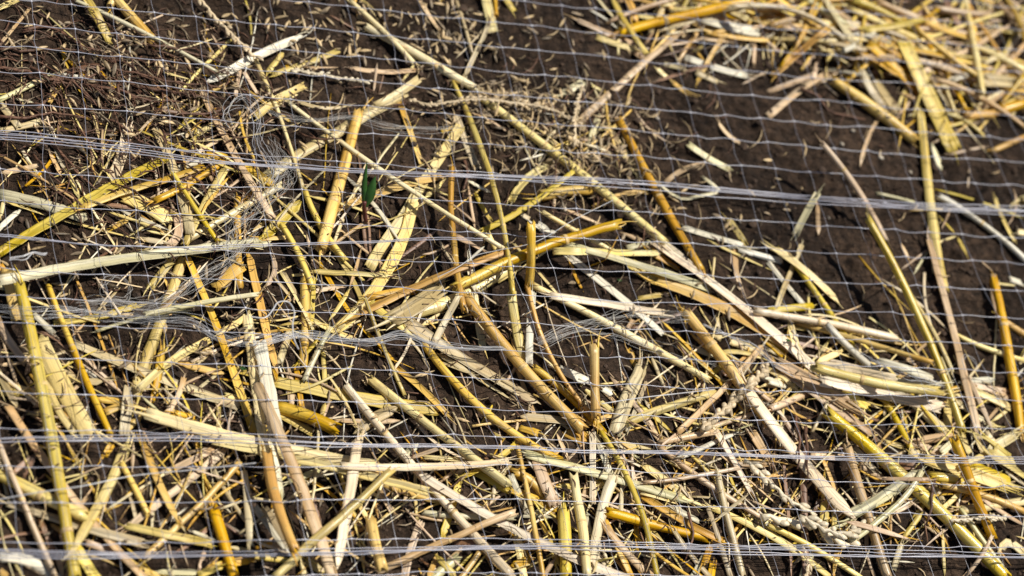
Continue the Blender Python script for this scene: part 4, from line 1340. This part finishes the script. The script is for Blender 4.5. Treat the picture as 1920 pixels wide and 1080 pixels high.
for x, y, wh in cand:
    q = seed_pose(x, y)
    if not q: continue
    p, e = q; k = random.randrange(6); mi = 0 if random.random() < .6 else 1; sc = random.choice([random.uniform(.45, .8), random.uniform(.8, 1.25)])
    if ns < 300 and 5 < x < 1915 and 5 < y < 1075:
        if (k, mi) not in seed_me:
            o = mesh_obj('grass_seed', SEEDS[k][0], SEEDS[k][1], M_SEED if mi == 0 else M_SEEDG); seed_me[(k, mi)] = o.data
        else: o = bpy.data.objects.new('grass_seed', seed_me[(k, mi)]); COL.objects.link(o)
        o.location = p; o.rotation_euler = e; o.scale = (sc * 1.12,) * 3
        tag(o, ('pale tan' if mi == 0 else 'greyish brown') + ' pointed grass seed ' + wh, 'grass seed', ('pale' if mi == 0 else 'greyish') + ' grass seeds ' + wh); ns += 1
    else:
        Mx = np.array(e.to_matrix()); rest_seed[mi].add(SEEDS[k][0] * sc @ Mx.T + p, SEEDS[k][1])
mb = MB()
for mi in (0, 1):
    r_ = rest_seed[mi]; mb.v += r_.v; mb.uv += r_.uv; mb.f += [tuple(i + mb.n for i in f) for f in r_.f]; mb.mi += [mi] * len(r_.f); mb.n += r_.n
tag(mb.build('seed_husks', [M_SEED, M_SEEDG]), 'countless tan grass seeds and husks drifted over the dark soil', 'seed husks', kind='stuff')
print('seeds', ns, len(cand))

# fine chaff fibres
mb = MB()
for cx, cy, sx, sy, n in [(200, 130, 170, 60, -430), (260, 300, 170, 60, -220), (250, 150, 230, 110, 160), (980, 200, 160, 60, 200), (1120, 300, 90, 60, 160), (300, 650, 260, 160, 260), (1200, 820, 480, 150, 420), (1650, 110, 260, 80, 160), (820, 560, 300, 150, 140), (700, 700, 500, 300, 160)]:
    for _ in range(abs(n)):
        x, y = random.gauss(cx, sx), random.gauss(cy, sy); L_ = random.lognormvariate(3.2, .5) * (1.8 if n < 0 else 1); a = random.uniform(0, 3.14) if n > 0 else random.gauss(.25, .5)
        q = np.array([(x, y), (x + L_ * .5 * math.cos(a), y + L_ * .5 * math.sin(a)), (x + L_ * math.cos(a + .3), y + L_ * math.sin(a + .3))])
        q = resample(q, 5); P = unproj(q[:, 0], q[:, 1], .003); z = hget(P[:, 0], P[:, 1]); P = unproj(q[:, 0], q[:, 1], np.minimum(z + .0004 + random.random() * .0008, .012))
        mb.add(*tube(P, random.uniform(.00012, .0004), 4, hollow=False, rr=np.array([.3, 1, 1, .9, .3])), mi=random.choice([0, 0, 1, 2]) if n > 0 else random.choice([2, 2, 2, 1]))
tag(mb.build('chaff_fibres', [M_SEED, M_SEEDG, M_ROOT]), 'fine tan fibres and splinters of chaff strewn over the soil', 'chaff', kind='stuff')

# ------------------------------------------------------------------ soil crumbs and small pale stones
ico = [(0, 0, 1), (.89, 0, .45), (.28, .85, .45), (-.72, .53, .45), (-.72, -.53, .45), (.28, -.85, .45), (.72, .53, -.45), (-.28, .85, -.45), (-.89, 0, -.45), (-.28, -.85, -.45), (.72, -.53, -.45), (0, 0, -1)]
icf = [(0, 1, 2), (0, 2, 3), (0, 3, 4), (0, 4, 5), (0, 5, 1), (1, 6, 2), (2, 7, 3), (3, 8, 4), (4, 9, 5), (5, 10, 1), (6, 7, 2), (7, 8, 3), (8, 9, 4), (9, 10, 5), (10, 6, 1), (11, 7, 6), (11, 8, 7), (11, 9, 8), (11, 10, 9), (11, 6, 10)]
ico = np.array(ico)
mb = MB()
for _ in range(15000):
    x, y = random.uniform(-200, 2120), random.uniform(-200, 1280); p = unproj(x, y, 0.001); i, j = hidx(p[0], p[1]); z = G0[i, j]
    s = min(.0028, random.lognormvariate(-7.7, .55)); V = ico * (1 + rng.uniform(-.3, .3, (12, 1))) * s * np.array([1, 1, .75]); p = p.copy(); p[2] = z + s * .2
    mb.add(V + p, icf)
tag(mb.build('soil_crumbs', M_CRUMB, smooth=False), 'dark crumbs of soil lying loose on the ground', 'soil crumbs', kind='stuff')
for k, (x, y, s, lb) in enumerate([(1654, 292, 1.3, 'small pale stone on bare soil left of the tall pale olive blade'), (1559, 401, 1.0, 'tiny pale stone on bare soil right of the propped hollow stick'), (1062, 382, 1.5, 'whitish chip beside the short bulging golden stalk'),
        (1235, 217, 1.4, 'bright whitish chip on soil below the fork tipped tan stick'), (1600, 245, 1.1, 'pale pebble near the thin tan twig at upper right'), (1712, 317, .8, 'small tan stone on soil by the tall pale olive blade'), (268, 891, .7, 'tiny bright grit on dark soil at lower left'), (1580, 268, 1.2, 'flat pale stone above the raised tan stalk')]):
    c = unproj(x, y, .002); i, j = hidx(c[0], c[1]); V = ico * (1 + rng.uniform(-.25, .25, (12, 1))) * s * .001 * np.array([1.2, .9, .6])
    o = mesh_obj('pebble', V, icf, M_STONE); o.location = (c[0], c[1], float(G0[i, j]) + .0005); tag(o, lb, 'pebble', 'pale pebbles on the soil')

# ------------------------------------------------------------------ wheat spikes (zigzag husked rachis)
SPK = [('365 -12 385 10 402 32 425 55 448 78 478 108', 13, 'tan zigzag spike hanging down from the top edge left of centre'), ('545 131 590 137 640 147 692 155', 9, 'cream zigzag spike lying level left of the bright yellow stalk'),
 ('765 184 800 194 850 190 900 186 960 192 1010 198 1050 212 1080 232', 9, 'long tan spike lying level through the seed drift'), ('1093 162 1084 190 1078 225 1080 272', 9, 'short tan spike standing upright in the seed drift'),
 ('1316 806 1335 785 1360 765 1385 742 1412 715 1440 690', 17, 'tan knobbly spike under the split top golden stalk'), ('1396 862 1430 893 1455 915 1475 935 1500 950 1528 966', 18, 'bleached white spike slanting down to the spike tangle at lower right'),
 ('1430 969 1465 974 1500 980 1530 985 1555 1005 1592 1026', 24, 'thickest bleached white spike at lower right'), ('1500 968 1530 985 1550 995 1590 1000 1615 990', 19, 'bleached white spike curling through the lower right tangle'),
 ('1782 976 1810 974 1845 970 1885 972', 11, 'thin cream spike lying level near the right edge at lower right'), ('1487 620 1492 640 1500 665 1515 685', 12, 'short pale spike hanging beside the pinkish white blade'), ('1505 1025 1515 1050 1512 1090', 10, 'dull spike fragment at the lower right bottom edge')]
for s, w_, lb in SPK:
    v = [float(x) for x in s.split()]; pts = [(v[i], v[i + 1]) for i in range(0, len(v), 2)]
    P, wd, th = lay(pts, w_, lambda q: q * .6, .8, 'r', (2.0, 2.0))
    n = max(6, int(np.sum(np.linalg.norm(np.diff(P, axis=0), axis=1)) / (wd * .62))); Q = resample(P, n); o_ = empty('wheat_spike', Q[0].copy()); T = np.gradient(Q, axis=0); T /= np.linalg.norm(T, axis=1)[:, None]
    S = np.cross([0, 0, 1.], T); stem = Q + S * (np.where(np.arange(n) % 2, 1, -1) * wd * .16)[:, None]
    mb = MB(); mb.add(*tube(stem - Q[0], wd * .27, 7, hollow=False, rr=1 + .35 * np.cos(np.arange(n) * math.pi))); mr_ = M_RACHW if 'white' in lb or 'cream' in lb else M_RACH; mb.build('rachis', mr_, o_)
    for k in range(0, n):
        if random.random() < .3: continue
        sg = 1 if k % 2 else -1; mb = MB(); a = T[k] + S[k] * sg * random.uniform(.1, .45) + np.array([0, 0, random.uniform(-.1, .5)]); a /= np.linalg.norm(a)
        l_ = wd * random.uniform(.5, 1.5); c = stem[k] + S[k] * sg * wd * .1; tt = np.linspace(0, 1, 7)
        QQ = c + a * (tt * l_)[:, None] + np.array([0, 0, 1.]) * (np.sin(tt * 3.14) * l_ * .08)[:, None]
        mb.add(*tube(QQ - Q[0], wd * .31, 8, hollow=False, flat=.7, rr=np.sin(np.pi * (.12 + .82 * tt)) ** .8)); mb.build('husk', mr_, o_)
    tag(o_, lb, 'wheat spike', 'stripped wheat spikes')

# ------------------------------------------------------------------ the plastic net, draped over the straw
P_ = {}
for l in NODES.strip().split('\n'):
    t = l.split(); r, c = int(t[0]), int(t[1])
    for k, s in enumerate(t[2:]): P_[(r, c + k)] = tuple(map(float, s.split(',')))
def hom(keys):
    A = []
    for (r, c) in keys:
        x, y = P_[(r, c)]; x = (x - 960) / 960; y = (y - 540) / 960; r_, c_2 = r / 10, c / 10
        A.append([c_2, r_, 1, 0, 0, 0, -x * c_2, -x * r_, -x]); A.append([0, 0, 0, c_2, r_, 1, -y * c_2, -y * r_, -y])
    return np.linalg.svd(np.array(A))[2][-1].reshape(3, 3)
HM = hom(list(P_))
def hp(r, c): v = HM @ [c / 10, r / 10, 1]; return np.array([v[0] / v[2] * 960 + 960, v[1] / v[2] * 960 + 540])
known = np.array(list(P_)); resid = np.array([np.array(P_[tuple(k)]) - hp(*k) for k in known])
C0, C1, RR0, RR1 = -4, 33, -7, 24
def node(r, c):
    if (r, c) in P_: return np.array(P_[(r, c)])
    d2 = ((known - (r, c)) ** 2).sum(1); k = np.argsort(d2)[:6]; w_ = 1 / d2[k]; fall = math.exp(-d2[k[0]] / 30)
    return hp(r, c) + (resid[k] * w_[:, None]).sum(0) / w_.sum() * fall
# drape height: a slack surface lying on the higher straw
blk = 10; hx, hy = nx // blk, ny // blk
Hb = H[:hx * blk, :hy * blk].reshape(hx, blk, hy, blk).max((1, 3))
Hs = Hb.copy()
for _ in range(10):
    p = np.pad(Hs, 1, mode='edge'); av = (p[:-2, 1:-1] + p[2:, 1:-1] + p[1:-1, :-2] + p[1:-1, 2:] + p[1:-1, 1:-1] * 2) / 6
    Hs = np.maximum(av, np.minimum(Hb, av + .0012) * .75 + av * .25)
def nz_(x, y):
    fi = np.clip((np.asarray(x) - X0) / ST / blk - .5, 0, hx - 1.001); fj = np.clip((np.asarray(y) - Y0) / ST / blk - .5, 0, hy - 1.001)
    i, j = fi.astype(int), fj.astype(int); u, v = fi - i, fj - j
    return np.clip((Hs[i, j] * (1 - u) + Hs[i + 1, j] * u) * (1 - v) + (Hs[i, j + 1] * (1 - u) + Hs[i + 1, j + 1] * u) * v + .0016, .006, .024)
def netpt(xy, add=0):
    xy = np.atleast_2d(xy); z = np.full(len(xy), .012)
    for _ in range(4): P = unproj(xy[:, 0], xy[:, 1], z); z = nz_(P[:, 0], P[:, 1]) + add
    return unproj(xy[:, 0], xy[:, 1], z)
ND = {(r, c): node(r, c) for r in range(RR0, RR1) for c in range(C0, C1)}
net = empty('plastic_net', (0, 0, .01)); NO = np.array([0, 0, .01])
tag(net, 'clear plastic bird netting with square mesh stretched over all the straw', 'netting')
mb = MB()
def strand(keys, sag, thick):
    pts = np.array([ND[k] for k in keys]); out = []
    for i in range(len(pts) - 1):
        a, b_ = pts[i], pts[i + 1]; d = b_ - a; nrm = np.array([-d[1], d[0]]) / np.linalg.norm(d); sg = random.gauss(sag, 1.1); s2 = random.gauss(0, .7)
        for t in np.arange(6) / 6: out.append(a + d * t + nrm * (sg * math.sin(math.pi * t) + s2 * math.sin(2 * math.pi * t)))
    out.append(pts[-1]); P = netpt(np.array(out))
    z = smooth1(P[:, 2], 2); P[:, 2] = z
    rr = np.ones(len(P)); rr[::6] = 1.5
    mb.add(*tube(P - NO, thick, 5, hollow=False, flat=1, wob=0, rr=rr))
for r in range(RR0, RR1): strand([(r, c) for c in range(C0, C1)], 1.6, .00017)
mb.build('mesh_strands', M_NET, net); mb = MB()
_ = None
for c in range(C0, C1): strand([(r, c) for r in range(RR0, RR1)], 1.0, .000105)
mb.build('mesh_strands', M_NETC, net)
mb = MB()
kn = netpt(np.array([ND[k] for k in ND]))
for p in kn:
    s = random.uniform(.0004, .00055); mb.add(ico * s * np.array([1, 1, .6]) + p - NO, icf)
mb.build('knots', M_KNOT, net)
CORDS = [('-60 248 100 262 250 280 420 302 560 312 700 322 850 328 1000 336 1200 345 1400 362 1600 378 1760 390 1990 399', 5, 5.0), ('-60 436 60 447 150 458 300 462 470 459 600 458 700 455 850 447 905 448', 2, 4),
 ('-60 828 150 824 350 822 480 826 640 832 800 834 960 838 1100 847 1250 850 1440 856 1650 860 1800 862 1990 862', 4, 4.0), ('-60 1035 150 1040 400 1040 600 1036 750 1032 1000 1024 1200 1026 1440 1032 1650 1038 1990 1046', 5, 4.0)]
for s, n, spr in CORDS:
    v = [float(x) for x in s.split()]; pts = [(v[i], v[i + 1]) for i in range(0, len(v), 2)]; mb = MB()
    for k in range(n):
        q = resample(pts, 150); t = np.linspace(0, 1, 150); o_ = (k - (n - 1) / 2) * spr * .55
        q[:, 1] += o_ * (1 + .6 * np.sin(t * 9 + k * 2)) + spr * .5 * np.sin(t * random.uniform(7, 16) + random.uniform(0, 6)) + np.convolve(rng.normal(0, 1.2, 154), np.ones(5) / 5, 'valid')
        mb.add(*tube(netpt(q, .0006 + .0003 * k) - NO, random.uniform(.00014, .00024), 5, hollow=False, flat=1, wob=0))
    mb.build('gathered_cord', M_CORD, net)

# ------------------------------------------------------------------ loose plastic threads and fibre tangles caught on the net
TH = [('430 240 421 212 440 192 470 200 486 232 484 268 505 300 520 325 510 352', 6, 8, .00013, 'W', 'white coiled plastic thread looping beside the grey ribbon at upper left'),
 ('500 205 530 216 600 224 660 218 720 236 800 243 862 240', 11, 5, .00009, 'T', 'fine grey fibre strand lying over the top of the knobbed golden stalk'),
 ('515 270 540 330 500 370 470 400 440 430 430 470', 14, 14, .00008, 'T', 'fine fibre tuft hanging beside the left thread coil below the cord'),
 ('150 572 200 566 270 575 330 556 380 520 430 490 480 440', 16, 10, .00008, 'T', 'grey fibre tuft crossing the largest cream leaf'),
 ('-20 580 60 588 140 586 220 592 300 598 370 606 400 625 455 640 520 632', 12, 7, .0001, 'W', 'shiny tangled thread bundle reaching in from the left edge at middle height'),
 ('470 594 500 594 512 580 520 568 540 566 552 585 549 605 553 640 560 655', 1, 1, .0004, 'W', 'single thick curled plastic thread in the left middle'),
 ('500 642 560 628 600 630 640 638 700 641 760 628 810 644 870 652 945 655', 12, 4, .00012, 'W', 'white plastic thread strand lying level across the middle'),
 ('1008 640 1070 612 1130 598 1180 586 1230 592 1292 593', 10, 6, .00008, 'T', 'fine thread fan spreading over the bright cream stalk'),
 ('1012 648 1080 622 1140 618 1200 640 1260 664 1340 684', 9, 6, .00008, 'T', 'fine loose fibres just below the thread fan'),
 ('1318 608 1370 630 1420 655 1450 682 1490 705', 6, 4, .00014, 'W', 'glinting thread on the stalks right of the split top golden stalk'),
 ('1600 650 1650 682 1700 705 1770 722', 7, 5, .0001, 'W', 'glinting thread over the pale bundle at right'),
 ('1808 690 1806 675 1820 670 1830 682 1828 695', 2, 3, .00012, 'W', 'tiny thread loop beside the long tan ribbon'),
 ('820 520 860 500 890 480 930 470 1000 455 1080 410 1150 375', 1, 1, .0002, 'W', 'single thread running up right across the centre bundle'),
 ('-20 940 60 925 150 912 250 892 350 882 480 868', 1, 1, .0003, 'W', 'single thread crossing the lower left stalks diagonally'),
 ('1128 757 1200 746 1270 738 1340 730', 1, 1, .0003, 'W', 'single short thread right of the upright golden stub'),
 ('200 560 190 535 205 520 230 525 245 545 232 562 210 558', 3, 5, .00012, 'T', 'loose grey thread ring above the left thread bundle'),
 ('18 487 45 480 70 477 88 476', 2, 2, .0005, 'W', 'short shiny plastic strip above the left end of the largest leaf')]
for s, n, spr, rad, kd, lb in TH:
    v = [float(x) for x in s.split()]; pts = [(v[i], v[i + 1]) for i in range(0, len(v), 2)]; mb = MB()
    for k in range(n if n < 4 else int(n * 1.6)):
        N_ = 60; q = resample(pts, N_); t = np.linspace(0, 1, N_)
        if n > 1:
            f = np.sin(math.pi * np.clip(t * 1.0, 0, 1)) * .6 + .55
            a1, a2, f1, f2 = random.uniform(0, 6.3), random.uniform(0, 6.3), random.uniform(3, 10), random.uniform(3, 10); spr_ = spr * random.choice([.5, .8, 1, 1.9])
            q[:, 0] += spr_ * f * np.sin(t * f1 + a1); q[:, 1] += spr_ * f * np.sin(t * f2 + a2) + random.gauss(0, spr * .5)
            if random.random() < .5 and n > 3: i0_, i1_ = sorted(random.sample(range(N_), 2)); q = q[i0_:max(i1_, i0_ + 8)]
            jit = np.cumsum(rng.normal(0, spr * .10, (len(q), 2)), 0); q = q + jit - jit.mean(0)
        if len(q) < 5: continue
        mb.add(*tube(netpt(q, .0012 + random.random() * .0016), rad * (1 if n == 1 else random.uniform(.5, 1.1)), 4, hollow=False, flat=1, wob=0))
    o = mb.build('loose_thread', M_THRW if kd == 'W' else M_THR); recentre(o); tag(o, lb, 'thread', 'loose plastic threads caught on the net')

for o in COL.objects:
    lb = o.get('label')
    if lb and len(lb.split()) > 16: print('LONG', len(lb.split()), lb)
